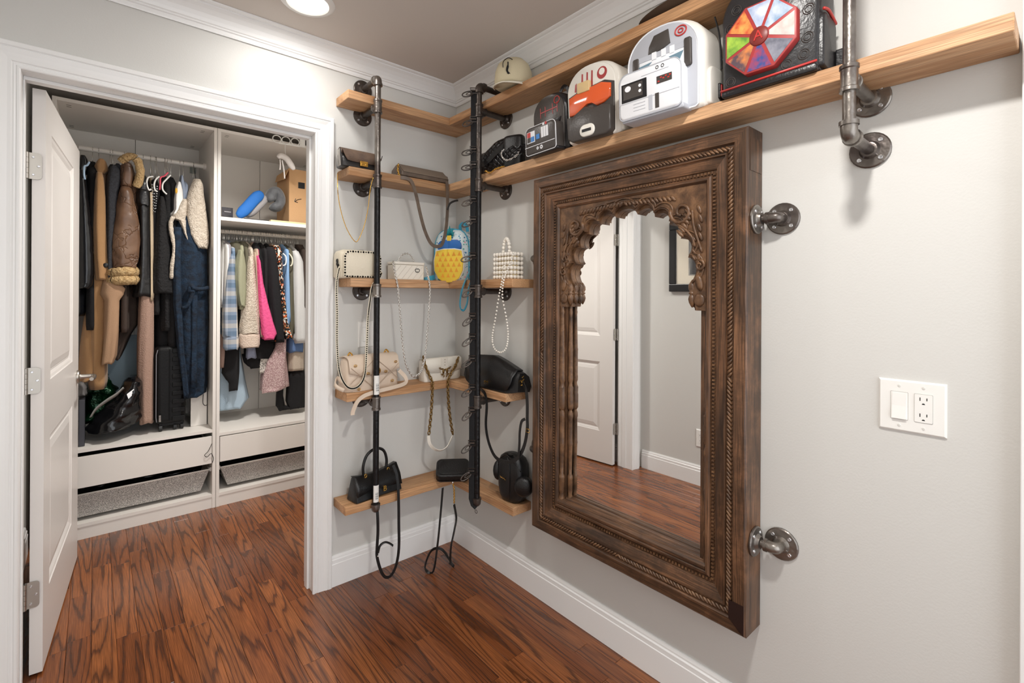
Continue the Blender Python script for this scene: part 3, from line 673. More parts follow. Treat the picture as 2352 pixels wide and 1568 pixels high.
mbracket(.66, 1, 'lower left pipe bracket mostly hidden behind the carved mirror frame')
# picture on the opposite wall, seen in the mirror
pc = thing('framed_picture', 'black framed matted picture on the opposite wall, seen in the mirror', 'picture', (-1.80, -.47, 1.36))
PA, PB, PZ0, PZ1 = -.255, -.70, 1.362, 1.868
for a, b in (((-1.798, PB, PZ1-.055), (-1.772, PA, PZ1)), ((-1.798, PB, PZ0), (-1.772, PA, PZ0+.055)), ((-1.798, PA-.055, PZ0+.055), (-1.772, PA, PZ1-.055)), ((-1.798, PB, PZ0+.055), (-1.772, PB+.055, PZ1-.055))):
    MB().box(a, b).build('frame_bar', mat('black_frame', '17171a', .35), pc, bevel=.005)
MB().box((-1.797, PB+.05, PZ0+.05), (-1.786, PA-.05, PZ1-.05)).build('mat_board', mat('cream_mat', 'ece3d0', .8), pc)
ART = mat('print_grey', '9c9a94', .6, var=(9, '4b4a4c'))
a_ = MB().box((-1.7855, -.545, PZ0+.115), (-1.785, -.405, PZ1-.115)).build('print', ART, pc)
MB(Matrix.Translation((-1.7848, 0, 0))).prism([(-.415, 1.485), (-.535, 1.485), (-.53, 1.60), (-.49, 1.66), (-.45, 1.66), (-.42, 1.60)], 0, .0004, M=MXL).build('print_dark_shape', mat('print_dark', '2d2c30', .6), a_)
GLS = N('picture_glazing'); _tr = GLS.n('ShaderNodeBsdfTransparent'); _gl = GLS.n('ShaderNodeBsdfGlossy'); _gl.inputs['Roughness'].default_value = .02; _mx = GLS.n('ShaderNodeMixShader'); _mx.inputs[0].default_value = .06
GLS.l(_tr.outputs[0], _mx.inputs[1]); GLS.l(_gl.outputs[0], _mx.inputs[2]); GLS.l(_mx.outputs[0], GLS.t.nodes['Material Output'].inputs['Surface']); GLS = GLS.m
MB().box((-1.7785, PB+.052, PZ0+.052), (-1.777, PA-.052, PZ1-.052)).build('glazing', GLS, pc)
# ================================================================== BAGS AND HATS
def sup(a, b, p, n):
    out = []
    for i in range(n):
        t = 2*PI*i/n; c, s_ = math.cos(t), math.sin(t)
        out.append((math.copysign(abs(c)**(2/p), c)*a, math.copysign(abs(s_)**(2/p), s_)*b))
    return out
def pouch(m, w, d, h, prof, p=5, n=28, z0=0, mi=0, M=None, y0=0, puff=0):
    "upright soft box: prof rows (height share, width share, depth share)"
    L = []
    for t, sx, sy in prof:
        L.append([(x, y+y0, z0+t*h) for x, y in sup(w/2*sx, d/2*sy, p, n)])
    return m.loft(L, mi, M)
SOFT = [(0, .86, .80), (.03, .95, .93), (.10, 1, 1), (.5, 1, 1), (.9, 1, .96), (.97, .95, .86), (1, .86, .70)]
def slabf(m, poly, y0, y1, rb=.003, mi=0, M=None):
    "front panel: outline in x-z with rounded rim, between depths y0 (back) and y1 (front)"
    n = len(poly); cx_ = sum(p[0] for p in poly)/n; cz_ = sum(p[1] for p in poly)/n
    w_ = max(abs(p[0]-cx_) for p in poly); h_ = max(abs(p[1]-cz_) for p in poly)
    def sc(k, y): return [(cx_+(x-cx_)*(1-k/w_), y, cz_+(z-cz_)*(1-k/h_)) for x, z in poly]
    s = 1 if y1 < y0 else -1
    return m.loft([sc(0, y0), sc(0, y1+s*rb), sc(rb*.35, y1+s*rb*.35), sc(rb, y1)], mi, M)
def W1T(x, y, z, rz=0): return T((x, y, z), rz)
def W2T(x, y, z, rz=0): return T((x, y, z), -PI/2+rz)
CREAM = mat('cream_leather', 'e6dcc6', .45, bump=(140, .12)); BEIGE = mat('beige_pink_leather', 'dfccb8', .42, bump=(160, .08)); IVORY = mat('ivory_leather', 'ece6da', .35, bump=(160, .06))
TAUPE = mat('taupe_leather', '6f6053', .45, bump=(120, .12), var=(30, '5d5046')); SUEDE = mat('brown_suede', '6a5546', .8, bump=(200, .2), var=(18, '54443a'))
DKLE = mat('charcoal_leather', '2b2a2a', .35, bump=(160, .12))
# --- brown flap clutch, second shelf
t = thing('clutch_bag', 'brown flap clutch with gold clasp and thin gold chain', 'bag', (-.59, -.09, 1.89)); M = W1T(-.588, -.085, 1.8905)
pouch(MB(M), .186, .082, .082, [(0, .97, .8), (.06, 1, 1), (.5, .99, .9), (1, .95, .28)], p=7).build('body', DKLE, t, smooth=True, auto=50)
f = MB(M)
fl_ = []
for i in range(17):
    u = -1+2*i/16; zb = .030-.008*(1-abs(u))+.045*max(0, abs(u)-.8)/.2
    fl_.append([(u*.0905, .016, .083), (u*.091, -.004, .0885), (u*.092, -.016, .085), (u*.0925, -.033, .058), (u*.0925, -.0445, max(zb, .026))])
f.loft(fl_, wrap=False, caps=False); f.build('flap', SUEDE, t, smooth=True, solid=.003)
c = MB(M).box((-.016, -.053, .010), (.020, -.045, .032)).box((-.012, -.056, .014), (-.004, -.052, .024)).box((.006, -.056, .014), (.016, -.052, .022)); c.build('clasp', GOLD, t, bevel=.0015)
for yy in (.0, .012, .026): MB(M).tube([(-.0935+.0004*1, yy-.01, .082), (-.0945, yy-.015, .05), (-.0940, yy-.024, .004)], .0016, 5).build('gusset_edge', mat('pale_edge', 'b7b0a6', .5), t)
cp = [P(775, 398, 1, -.09), P(776, 440, 1, -.146), P(782, 480, 1, -.146), P(795, 522, 1, -.146), P(812, 551, 1, -.146), P(822, 552, 1, -.146), P(836, 520, 1, -.146), P(845, 480, 1, -.146), P(851, 430, 1, -.146), P(860, 404, 1, -.143), P(870, 399, 1, -.10)]
MB().tube(spline(cp, 7), .0018, 5).build('chain', GOLD, t, smooth=True)
# --- taupe clutch lying back, strap hanging
t = thing('clutch_bag', 'taupe leather clutch lying down with long flat strap hanging', 'bag', (-.27, -.08, 1.89)); M = W1T(-.272, -.078, 1.8905)
MB(M).loft([[(x, -.062, .002), (x, .05, .002), (x, .045, .042), (x, .0, .062), (x, -.02, .060), (x, -.066, .022)] for x in (-.130, -.124, .124, .130)]).build('body', TAUPE, t, bevel=.004)
MB(M).loft([[(x, .044, .045), (x, .001, .066), (x, -.021, .064), (x, -.070, .024), (x, -.070, .018), (x, -.020, .057), (x, .03, .042)] for x in (-.124, -.118, .118, .124)]).build('flap', mat('taupe_flap', '75675a', .42, bump=(120, .1)), t, bevel=.002)
chain(MB(), [P(915, 376, 1, -.12), P(914, 390, 1, -.13), P(917, 404, 1, -.135)], .014, .0022).build('chain_end', GOLD, t, smooth=True)
sp = [P(920, 407, 1, -.14), P(943, 414, 1, -.150), P(955, 445, 1, -.152), P(965, 490, 1, -.153), P(976, 530, 1, -.153), P(990, 559, 1, -.153), P(1005, 566, 1, -.152), P(1017, 557, 1, -.152), P(1025, 520, 1, -.152), P(1028, 470, 1, -.152), P(1027, 425, 1, -.150), P(1025, 405, 1, -.12)]
MB().tube(spline(sp, 6), .01, flat=(.0011, .0085), ref=(0, -1, 0)).build('strap', TAUPE, t, smooth=True, auto=40)
MB().tube(spline([P(1027, 482, 1, -.154), P(1033, 468, 1, -.154), P(1043, 462, 1, -.156), P(1052, 460, 1, -.156)], 5), .01, flat=(.001, .005), ref=(0, -1, 0)).build('strap_tail', DKLE, t, smooth=True)
# --- studded cream bag
STUD = mat('dark_stud', '1c1917', .25, .7)
t = thing('studded_bag', 'cream rounded bag edged with dark studs, beside the left pipe', 'bag', (-.585, -.075, 1.401)); M = W1T(-.587, -.072, 1.4015)
pouch(MB(M), .198, .115, .128, [(0, .94, .9), (.05, 1, 1), (.6, 1, 1), (.82, .99, .9), (.93, .93, .72), (1, .70, .3)], p=4.5).build('body', CREAM, t, smooth=True, auto=60)
fr = rrect(-.087, .004, .087, .120, (.004, .004, .026, .026), 5)
fpan = MB(M); slabf(fpan, fr, -.05, -.0625, .004); fp_ = fpan.build('front_panel', CREAM, t, smooth=True, auto=50)
m = MB(M); per = fr+[fr[0]]; L = 0; nx = 0
segs = [(Vector((a[0], 0, a[1])), Vector((b[0], 0, b[1]))) for a, b in zip(per, per[1:])]
tot = sum((b-a).length for a, b in segs); k = 44; acc = 0; j = 0
for i in range(k):
    d_ = tot*i/k
    while j < len(segs)-1 and acc+(segs[j][1]-segs[j][0]).length < d_: acc += (segs[j][1]-segs[j][0]).length; j += 1
    a, b = segs[j]; q = a+(b-a)*((d_-acc)/max(1e-6, (b-a).length)); c_ = Vector((0, 0, .062)); q = c_+(q-c_)*.945
    m.lathe([(.0001, .005), (.0042 if i % 2 else .003, .002), (.0048 if i % 2 else .0034, 0)], 8, M=T((q.x, -.0622, q.z)) @ Matrix.Rotation(PI/2, 4, 'X'))
m.build('stud', STUD, fp_, kind='stuff')
m = MB(M)
for i in range(6): m.box((.034+i*.0045, -.0634, .0135), (.034+i*.0045+(.003 if i % 2 else .0022), -.063, .0165))
m.build('stamped_mark', mat('tan_print', 'a08658', .5), t, kind='stuff')
MB(M).tube(spline([(-.092, -.02, .05), (-.088, .0, .085), (-.05, .01, .112), (-.01, .0, .126), (.03, .0, .129)], 6), .0028, 6).build('zip', DKLE, t, smooth=True)
m = MB(M)
for a in ((-.101, -.02, .075), (-.102, -.024, .062), (-.100, -.028, .052)): m.tube([Vector(a)+Vector((0, math.cos(q)*.008, math.sin(q)*.008)) for q in [i*PI/4 for i in range(8)]], .0022, 5, closed=True)
m.build('ring', STUD, t, smooth=True)
sp = [P(781, 608, 1, -.10), P(773, 650, 1, -.147), P(774, 720, 1, -.149), P(774, 790, 1, -.151), P(779, 850, 1, -.152), P(792, 882, 1, -.153), P(808, 892, 1, -.154), P(826, 884, 1, -.155), P(838, 858, 1, -.156), P(842, 800, 1, -.156), P(845, 730, 1, -.155), P(850, 690, 1, -.155), P(856, 655, 1, -.150), P(870, 640, 1, -.140), P(877, 625, 1, -.12)]
q_ = spline(sp, 7)
st = MB().tube(q_, .01, flat=(.0012, .0052), ref=(0, -1, 0)).build('strap', CREAM, t, smooth=True, auto=40)
m = MB()
for i in range(2, len(q_)-2, 1):
    for f_ in (0, .5):
        q = q_[i].lerp(q_[i+1], f_); m.ball((q.x, q.y-.0018, q.z), .0032, 6)
m.build('stud', STUD, st, smooth=True, kind='stuff')
# --- white vanity bag
t = thing('vanity_bag', 'small white quilted box bag with top handle and silver chain', 'bag', (-.352, -.07, 1.401)); M = W1T(-.340, -.070, 1.4015) @ Matrix.Diagonal((.87, .84, .98, 1))
MB(M).prism(rrect(-.092, -.05, .092, .048, .012), 0, .073).build('body', IVORY, t, bevel=.003, smooth=True, auto=35)
MB(M).prism(rrect(-.0945, -.0525, .0945, .050, .013), .074, .0875).build('lid', IVORY, t, bevel=.003, smooth=True, auto=35)
m = MB(M)
for i in range(-4, 6):
    for s in (0,):
        a = Vector((-.085+i*.034, -.0505, .003)); b = a+Vector((.062, 0, .066))
        if a.x < -.088: f_ = (-.088-a.x)/(b.x-a.x); a = a.lerp(b, f_)
        if b.x > .088: f_ = (.088-a.x)/(b.x-a.x); b = a.lerp(b, f_)
        if b.x > a.x+.004: m.tube([a, b], .0011, 4)
m.build('quilting', mat('quilt_line', 'cfc6ba', .5), t)
m = MB(M)
for cx_, a0, a1 in ((.040, 45, 315), (.049, -135, 135)):
    m.tube([(x, -.0520, z) for x, z in arc(cx_, .047, .0085, a0, a1, 12)], .0016, 5)
m.build('emblem', STUD, t, smooth=True)
chain(MB(M), [(-.05, -.005, .088), (-.04, -.005, .112), (-.012, -.005, .130), (.018, -.005, .128), (.04, -.005, .108), (.048, -.005, .088)], .011, .0019).build('top_handle', SILV, t, smooth=True)
cp = [P(903, 600, 1, -.13), P(908, 630, 1, -.142), P(914, 660, 1, -.150), P(918, 710, 1, -.150), P(924, 780, 1, -.150), P(932, 835, 1, -.152), P(945, 860, 1, -.154), P(953, 864, 1, -.154), P(967, 852, 1, -.154), P(977, 815, 1, -.152), P(982, 760, 1, -.150), P(987, 690, 1, -.150), P(987, 655, 1, -.150), P(981, 625, 1, -.135), P(978, 612, 1, -.12)]
chain(MB(), cp, .012, .0023, n=5).build('chain', SILV, t, smooth=True, kind='stuff')
# --- floral backpack with pineapple pocket in the corner
t = thing('mini_backpack', 'small light blue floral backpack with a yellow pineapple pocket', 'backpack', (-.085, -.06, 1.401)); M = W1T(-.088, -.118, 1.4015, -1.08)
FLO = N('floral_print'); tc = FLO.n('ShaderNodeTexCoord'); v1 = FLO.n('ShaderNodeTexVoronoi', Scale=75.0); FLO.l(tc.outputs['Object'], v1.inputs['Vector'])
sep = FLO.n('ShaderNodeSeparateColor'); FLO.l(v1.outputs['Color'], sep.inputs[0])
r1_ = FLO.ramp(sep.outputs[0], [(0, '3f8fb0'), (.25, 'e6a5b6'), (.45, '2f6fa0'), (.62, 'd8cf5e'), (.8, '4aa79a')], 'CONSTANT'); r2_ = FLO.ramp(v1.outputs['Distance'], [(.30, 1.), (.36, 0.)])
FLO.l(FLO.mix(r2_.outputs[0], lin('d9e8ec'), r1_.outputs[0]), FLO.b.inputs['Base Color']); FLO.b.inputs['Roughness'].default_value = .4; FLO = FLO.m
TEAL = mat('teal_trim', '3b9fc0', .4); YEL = mat('pineapple_yellow', 'f4cf48', .4); ORA = mat('pineapple_orange', 'eda13a', .4)
pouch(MB(M), .195, .105, .262, [(0, .94, .9), (.03, 1, 1), (.6, 1, 1), (.78, .95, .98), (.9, .82, .9), (.97, .6, .75), (1, .35, .5)], p=4.5).build('body', FLO, t, smooth=True, auto=60)
for sx in (-1, 1): MB(M).tube(spline([(sx*.097, -.03, .01), (sx*.099, -.03, .15), (sx*.09, -.03, .21), (sx*.06, -.03, .250), (0, -.03, .265)], 6), .0035, 6).build('piping', TEAL, t, smooth=True)
pk = [(x, z) for x, z in [(-.072, .150), (-.083, .10), (-.080, .05), (-.06, .012), (-.03, -.006), (0, -.010), (.03, -.006), (.06, .012), (.080, .05), (.083, .10), (.072, .150), (.03, .158), (-.03, .158)]]
m = MB(M); slabf(m, [(x*1.06, z*1.03) for x, z in pk], -.05, -.062, .003); pk_ = m.build('pocket_border', mat('white_vinyl', 'eff1ee', .35), t, smooth=True, auto=50)
m = MB(M); slabf(m, pk, -.060, -.066, .003); pk_ = m.build('pineapple_pocket', YEL, t, smooth=True, auto=50)
m = MB(M)
for r_ in range(5):
    for c_ in range(-2, 3):
        x_ = c_*.031+(.0155 if r_ % 2 else 0); z_ = .016+r_*.027
        if abs(x_)+.011 < .078-(.02 if r_ == 0 else 0): m.prism([(x_-.010, z_), (x_+.010, z_), (x_, z_+.021)], 0, .0010, M=T((0, -.0657, 0)) @ Matrix.Rotation(PI/2, 4, 'X'))
m.build('triangle_print', ORA, pk_)
m = MB(M); slabf(m, rrect(-.066, .158, .066, .206, (.004, .004, .03, .03), 4), -.045, -.060, .003); m.build('blue_pocket_top', mat('royal_blue_vinyl', '2f6db8', .35), t, smooth=True, auto=50)
m = MB(M)
for a, l_ in ((-50, .035), (-25, .046), (0, .055), (25, .046), (50, .035), (-70, .025), (70, .025)):
    e = Vector((math.sin(math.radians(a)), 0, math.cos(math.radians(a)))); o_ = Vector((0, -.056, .222)); m.loft([[o_-e.cross(Vector((0, 1, 0)))*.004, o_+e.cross(Vector((0, 1, 0)))*.004, o_+e.cross(Vector((0, 1, 0)))*.004+Vector((0, .004, 0)), o_-e.cross(Vector((0, 1, 0)))*.004+Vector((0, .004, 0))],
        [o_+e*l_*.5-e.cross(Vector((0, 1, 0)))*.008, o_+e*l_*.5+e.cross(Vector((0, 1, 0)))*.008, o_+e*l_*.5+e.cross(Vector((0, 1, 0)))*.008+Vector((0, .004, 0)), o_+e*l_*.5-e.cross(Vector((0, 1, 0)))*.008+Vector((0, .004, 0))],
        [o_+e*l_, o_+e*l_, o_+e*l_+Vector((0, .004, 0)), o_+e*l_+Vector((0, .004, 0))]])
m.build('leaf_crown', mat('leaf_teal', '1f8f98', .4), t)
MB(M).box((-.012, -.0605, .200), (.012, -.055, .228)).build('pineapple_band', YEL, t, bevel=.002)
MB(M).tube(spline([(.02, .03, .258), (.022, .02, .285), (.04, .02, .297), (.058, .02, .285), (.06, .03, .256)], 6), .01, flat=(.0015, .008), ref=(0, 1, 0)).build('top_handle', TEAL, t, smooth=True, auto=40)
sp = [P(1079, 622, 0, -.11), P(1066, 650, 0, -.145), P(1058, 680, 0, -.148), P(1057, 705, 0, -.15), P(1065, 712, 0, -.15), P(1073, 695, 0, -.15), P(1076, 665, 0, -.148), P(1082, 645, 0, -.142)]
MB().tube(spline(sp, 6), .01, flat=(.009, .0014), ref=(.3, .9, 0)).build('strap', TEAL, t, smooth=True, auto=40)
MB().tube(spline([(-.02, -.10, 1.47), (-.03, -.17, 1.452), (-.045, -.225, 1.43), (-.06, -.235, 1.405), (-.03, -.20, 1.404), (-.02, -.16, 1.404)], 6), .01, flat=(.011, .0016), ref=(.2, 0, 1)).build('shoulder_strap', TEAL, t, smooth=True, auto=40)
MB().tube(spline([(-.17, -.06, 1.42), (-.20, -.08, 1.415), (-.235, -.07, 1.405), (-.25, -.05, 1.404)], 6), .01, flat=(.012, .0016), ref=(0, 0, 1)).build('shoulder_strap', TEAL, t, smooth=True, auto=40)
# --- pearl bag
PRL = mat('pearl', 'f1ebe0', .18, coat=.6)
t = thing('pearl_bag', 'small box bag strung from white pearls with long pearl strap', 'bag', (-.07, -.53, 1.401)); M = W2T(-.068, -.522, 1.4015)
m = MB(M); nx, nz_, pp = 6, 6, .0196
for k_ in range(nz_):
    z_ = .0098+k_*.0205
    for i in range(nx+1):
        x_ = (i-nx/2)*pp
        m.ball((x_, -.030, z_), .0099, 9)
        if k_ == nz_-1 or i in (0, nx): m.ball((x_, .030, z_), .0099, 9)
    for yy in (-.010, .010):
        m.ball((-nx/2*pp, yy, z_), .0099, 9); m.ball((nx/2*pp, yy, z_), .0099, 9)
m.build('pearl_body', PRL, t, smooth=True, kind='stuff')
pouch(MB(M), .112, .056, .116, SOFT, p=6).build('lining', mat('gold_satin', 'cdb78c', .4), t, smooth=True)
m = MB(M)
for i in range(11):
    a = PI*i/10; m.ball((.0+.022*math.cos(a), -.01, .126+.058*math.sin(a)), .0092, 9)
m.build('pearl_handle', PRL, t, smooth=True)
cp = spline([P(1160, 600, 0, -.118), P(1154, 640, 0, -.143), P(1146, 680, 0, -.145), P(1138, 730, 0, -.145), P(1131, 770, 0, -.145), P(1134, 797, 0, -.145), P(1148, 809, 0, -.145), P(1162, 800, 0, -.145), P(1167, 770, 0, -.145), P(1163, 730, 0, -.145), P(1154, 680, 0, -.145), P(1158, 640, 0, -.143), P(1170, 610, 0, -.120), P(1180, 580, 0, -.110)], 12)
m = MB(); acc = 0; last = None
for a, b in zip(cp, cp[1:]):
    acc += (b-a).length
    if acc > .0088: m.ball(b, .0045, 7); acc = 0
m.build('pearl_strap', PRL, t, smooth=True, kind='stuff')
# --- beige quilted bag
t = thing('quilted_bag', 'beige quilted flap bag with gold rings on the fourth shelf', 'bag', (-.53, -.075, .897)); M = W1T(-.532, -.078, .8975, .10)
pouch(MB(M), .262, .098, .148, [(0, 1, .95), (.04, 1.04, 1), (.5, 1, .98), (.9, .97, .85), (1, .92, .6)], p=6).build('body', BEIGE, t, smooth=True, auto=60)
m = MB(M); prof = [(.040, .146), (.0, .156), (-.030, .153), (-.045, .142), (-.055, .105), (-.058, .072)]
L = [[(u*.1275*(1-.015*(abs(u) > .97)), y, z if (abs(u) < .93 or z > .08) else z+.012) for y, z in prof] for u in [-1, -.97, -.93, -.6, -.3, 0, .3, .6, .93, .97, 1]]
m.loft(L, wrap=False, caps=False); fp_ = m.build('flap', BEIGE, t, smooth=True, solid=.006)
m = MB(M); k2 = MB(M)
def fy(z): return -.0625+(max(z, .072)-.072)*.10 if z > .072 else -.0535
for s in (1, -1):
    for x0_ in (-.24, -.08, .08, .24):
        pts = []
        for i in range(9):
            f_ = i/8; x_ = x0_+s*(f_-.5)*.16; z_ = .004+f_*.14
            if abs(x_) < .122: pts.append((x_, fy(z_)-.0005, z_))
        if len(pts) > 1: m.tube(pts, .0014, 4)
for x_, z_ in ((-.10, .118), (-.04, .078), (.05, .078), (.105, .118), (-.08, .012), (.09, .030)):
    k2.tube([(x_+.007*math.cos(q), fy(z_)-.003, z_+.0045*math.sin(q)) for q in [i*PI/4 for i in range(8)]], .0017, 5, closed=True)
m.build('quilting', mat('beige_seam', 'b79f8a', .5), fp_); k2.build('gold_ring', GOLD, fp_, smooth=True)
MB(M).lathe([(.0001, 0), (.016, 0), (.018, .003), (.014, .006), (.0001, .007)], 20, M=T((.006, -.0605, .085)) @ Matrix.Rotation(PI/2, 4, 'X')).build('clasp', GOLD, fp_, smooth=True, auto=40)
for x_ in (-.10, .085): chain(MB(M), [(x_-.006, .0, .150), (x_, -.004, .168), (x_+.008, -.008, .166), (x_+.012, -.01, .150)], .015, .0022).build('chain_end', GOLD, t, smooth=True)
sp = [P(787, 880, 1, -.10), P(775, 868, 1, -.10), P(770, 885, 1, -.125), P(790, 897, 1, -.145)]
MB().tube(spline(sp, 5), .01, flat=(.0085, .0016), ref=(.2, 0, 1)).build('strap', BEIGE, t, smooth=True)
sp = [P(916, 850, 1, -.13), P(931, 866, 1, -.135), P(930, 880, 1, -.145), P(900, 890, 1, -.155), P(868, 898, 1, -.155), P(838, 908, 1, -.155), P(821, 922, 1, -.153), P(811, 944, 1, -.15), P(810, 953, 1, -.15)]
MB().tube(spline(sp, 6), .01, flat=(.0016, .0088), ref=(0, -1, 0)).build('strap', BEIGE, t, smooth=True, auto=40)
# --- cream bag with bird buckle
t = thing('chain_bag', 'small cream flap bag with brass bird buckle and thick chain', 'bag', (-.15, -.075, .897)); M = W1T(-.152, -.085, .8975, .03)
pouch(MB(M), .222, .070, .108, [(0, .98, .95), (.05, 1, 1), (.5, 1, 1), (.92, .98, .9), (1, .93, .6)], p=7).build('body', IVORY, t, smooth=True, auto=60)
m = MB(M); L = [[(u*.108, y, z if (abs(u) < .95 or z > .06) else z+.006) for y, z in [(.02, .108), (-.02, .113), (-.037, .106), (-.041, .045)]] for u in [-1, -.95, -.6, -.3, 0, .3, .6, .95, 1]]
m.loft(L, wrap=False, caps=False); m.build('flap', IVORY, t, smooth=True, solid=.004)
MB(M).box((-.022, -.0455, .036), (.020, -.0425, .112)).build('tab', IVORY, t, bevel=.001)
m = MB(M)
for z_ in (.105, .092, .078): m.ball((0, -.0458, z_), .0022, 6)
for s in (1, -1):
    m.ball((s*.011, -.049, .048), .008, 8, sc=(.9, .5, 1.7)); m.ball((s*.022, -.048, .060), .007, 8, sc=(1.7, .5, .55)); m.ball((s*.032, -.048, .066), .005, 8, sc=(1.5, .5, .45))
    m.ball((s*.017, -.048, .032), .006, 8, sc=(1.2, .5, .8)); m.ball((s*.008, -.049, .024), .006, 8, sc=(.7, .5, 1.2))
m.ball((0, -.05, .056), .005, 8)
m.build('bird_buckle', BRASS, t, smooth=True)
cp = [P(972, 818, 1, -.12), P(977, 840, 1, -.13), P(986, 862, 1, -.145), P(993, 878, 1, -.155), P(993, 900, 1, -.155), P(990, 950, 1, -.155), P(985, 997, 1, -.155)]
chain(MB(), cp, .020, .0033).build('chain', BRASS, t, smooth=True)
cp = [P(1053, 820, 1, -.125), P(1046, 840, 1, -.14), P(1035, 858, 1, -.15), P(1029, 878, 1, -.155), P(1030, 920, 1, -.155), P(1034, 960, 1, -.155), P(1040, 997, 1, -.155)]
chain(MB(), cp, .020, .0033).build('chain', BRASS, t, smooth=True)
sp = [P(984, 1000, 1, -.155), P(987, 1018, 1, -.155), P(998, 1031, 1, -.155), P(1013, 1034, 1, -.155), P(1028, 1024, 1, -.155), P(1040, 1000, 1, -.155)]
MB().tube(spline(sp, 6), .01, flat=(.0016, .0075), ref=(0, -.6, -.8)).build('shoulder_pad', IVORY, t, smooth=True, auto=40)
# --- black hourglass handbag
t = thing('handbag', 'black leather handbag with arched handle and gold letter B', 'handbag', (-.50, -.08, .402)); M = W1T(-.505, -.085, .4025, .12)
L = []
for x_, zt, yt in [(-.120, .098, .8), (-.115, .108, 1), (-.07, .098, 1), (0, .088, 1), (.07, .098, 1), (.115, .120, 1), (.120, .118, .8)]:
    cv = .012*(1-(x_/.12)**2)
    L.append([(x_*1.0, -.052*yt, .004+cv*.4), (x_, .040*yt, .004), (x_*.95, .024*yt, zt*.7), (x_*.93, .012, zt), (x_*.93, -.010, zt), (x_*.97, -.034*yt, zt*.62)])
MB(M).loft(L).build('body', BLK, t, bevel=.004, smooth=True, auto=45)
L = []
for i in range(13):
    u = -1+i/6; zt = .101+.014*u*u+.006*u; zb = .036-.016*(1-u*u)*-1-.004
    L.append([(u*.112, .014, zt), (u*.112, -.012, zt+.003), (u*.116, -.037, zt*.62+.004), (u*.1165, -.0525, .030+.014*(1-u*u))])
MB(M).loft(L, wrap=False, caps=False).build('flap', BLK, t, smooth=True, solid=.003)
text('B', .034, M @ Vector((.022, -.0535, .034)), Matrix.Rotation(.12, 4, 'Z') @ FACE_MY, GOLD, t, name='letter_clasp', ext=.0018, bold=.0004)
MB(M).tube(spline([(-.062, -.008, .104), (-.064, -.010, .150), (-.045, -.012, .196), (0, -.012, .214), (.040, -.012, .196), (.058, -.010, .150), (.056, -.008, .108)], 7), .0065, 10).build('handle', BLK, t, smooth=True)
for x_ in (-.062, .056):
    m = MB(M); 
    for dz in (0, .014): m.tube([(x_+.006+.006*math.cos(q), -.018, .104-dz+.008*math.sin(q)) for q in [i*PI/4 for i in range(8)]], .0018, 5, closed=True)
    m.build('gold_ring', GOLD, t, smooth=True)
sp = [P(903, 1068, 1, -.14), P(911, 1090, 1, -.15), P(915, 1130, 1, -.17), P(916, 1200, 1, -.17), P(916, 1260, 1, -.17), P(909, 1300, 1, -.17), P(897, 1322, 1, -.17), P(884, 1324, 1, -.17), P(874, 1308, 1, -.17), P(866, 1278, 1, -.17), P(866, 1255, 1, -.17), P(868, 1220, 1, -.17), P(867, 1180, 1, -.17), P(863, 1150, 1, -.153), P(850, 1100, 1, -.15)]
MB().tube(spline(sp[:-2]+[P(864, 1160, 1, -.155), P(858, 1130, 1, -.15)], 6), .01, flat=(.0013, .0065), ref=(0, -1, 0)).build('strap', BLK, t, smooth=True, auto=40)
MB().tube(spline([P(868, 1270, 1, -.172), P(873, 1253, 1, -.175), P(884, 1245, 1, -.178), P(894, 1247, 1, -.182), P(903, 1253, 1, -.188)], 5), .01, flat=(.001, .005), ref=(0, -.5, .8)).build('strap_tail', BLK, t, smooth=True)
tg = P(868, 1277, 1, -.173); MB().ball(tg, .004, 8).build('strap_stud', SILV, t, smooth=True)
# --- small black square pouch in the lower corner
t = thing('crossbody_pouch', 'small black square crossbody pouch perched on the corner shelf', 'bag', (-.13, -.16, .402))
M = T((-.128, -.172, .450), -.62, .46, .0)
MB(M).prism(rrect(-.082, -.058, .082, .058, .026, 6), -.022, .022).build('body', mat('black_pebbled_leather', '1a1a1b', .42, bump=(200, .3)), t, bevel=.006, smooth=True, auto=50)
MB(M).prism(rrect(-.066, -.046, .066, .042, .020, 6), .021, .0255).build('front_pocket', MATS['black_pebbled_leather'], t, bevel=.002, smooth=True, auto=50)
MB(M).prism(rrect(-.0825, -.0585, .0825, .0585, .026, 6), -.010, -.006).build('zip', STUD, t)
pR = P(1040, 1108, 1, -.235)
chain(MB(), [P(1040, 1108, 1, -.235), P(1043, 1125, 1, -.24), P(1043, 1155, 1, -.24)], .0095, .0020).build('chain', GOLD, t, smooth=True)
MB().ball(pR, .0055, 8).build('chain_stud', SILV, t, smooth=True)
sp = [P(1043, 1158, 1, -.24), P(1048, 1190, 1, -.235), P(1043, 1220, 1, -.225), P(1036, 1255, 1, -.22), P(1035, 1290, 1, -.215)]
MB().tube(spline(sp+[Vector((sp[-1].x+.006, sp[-1].y-.02, .006)), Vector((sp[-1].x+.02, sp[-1].y+.03, .004)), Vector((sp[-1].x-.0, sp[-1].y+.08, .05)), Vector((sp[-1].x-.06, sp[-1].y+.08, .065)), Vector((sp[-1].x-.12, sp[-1].y+.04, .02)), Vector((sp[-1].x-.10, sp[-1].y+.0, .010)), P(1005, 1250, 1, -.20), P(1012, 1180, 1, -.21), P(1017, 1120, 1, -.215)], 6), .01, flat=(.0014, .0062), ref=(.3, -.95, 0)).build('strap', BLK, t, smooth=True, auto=40)
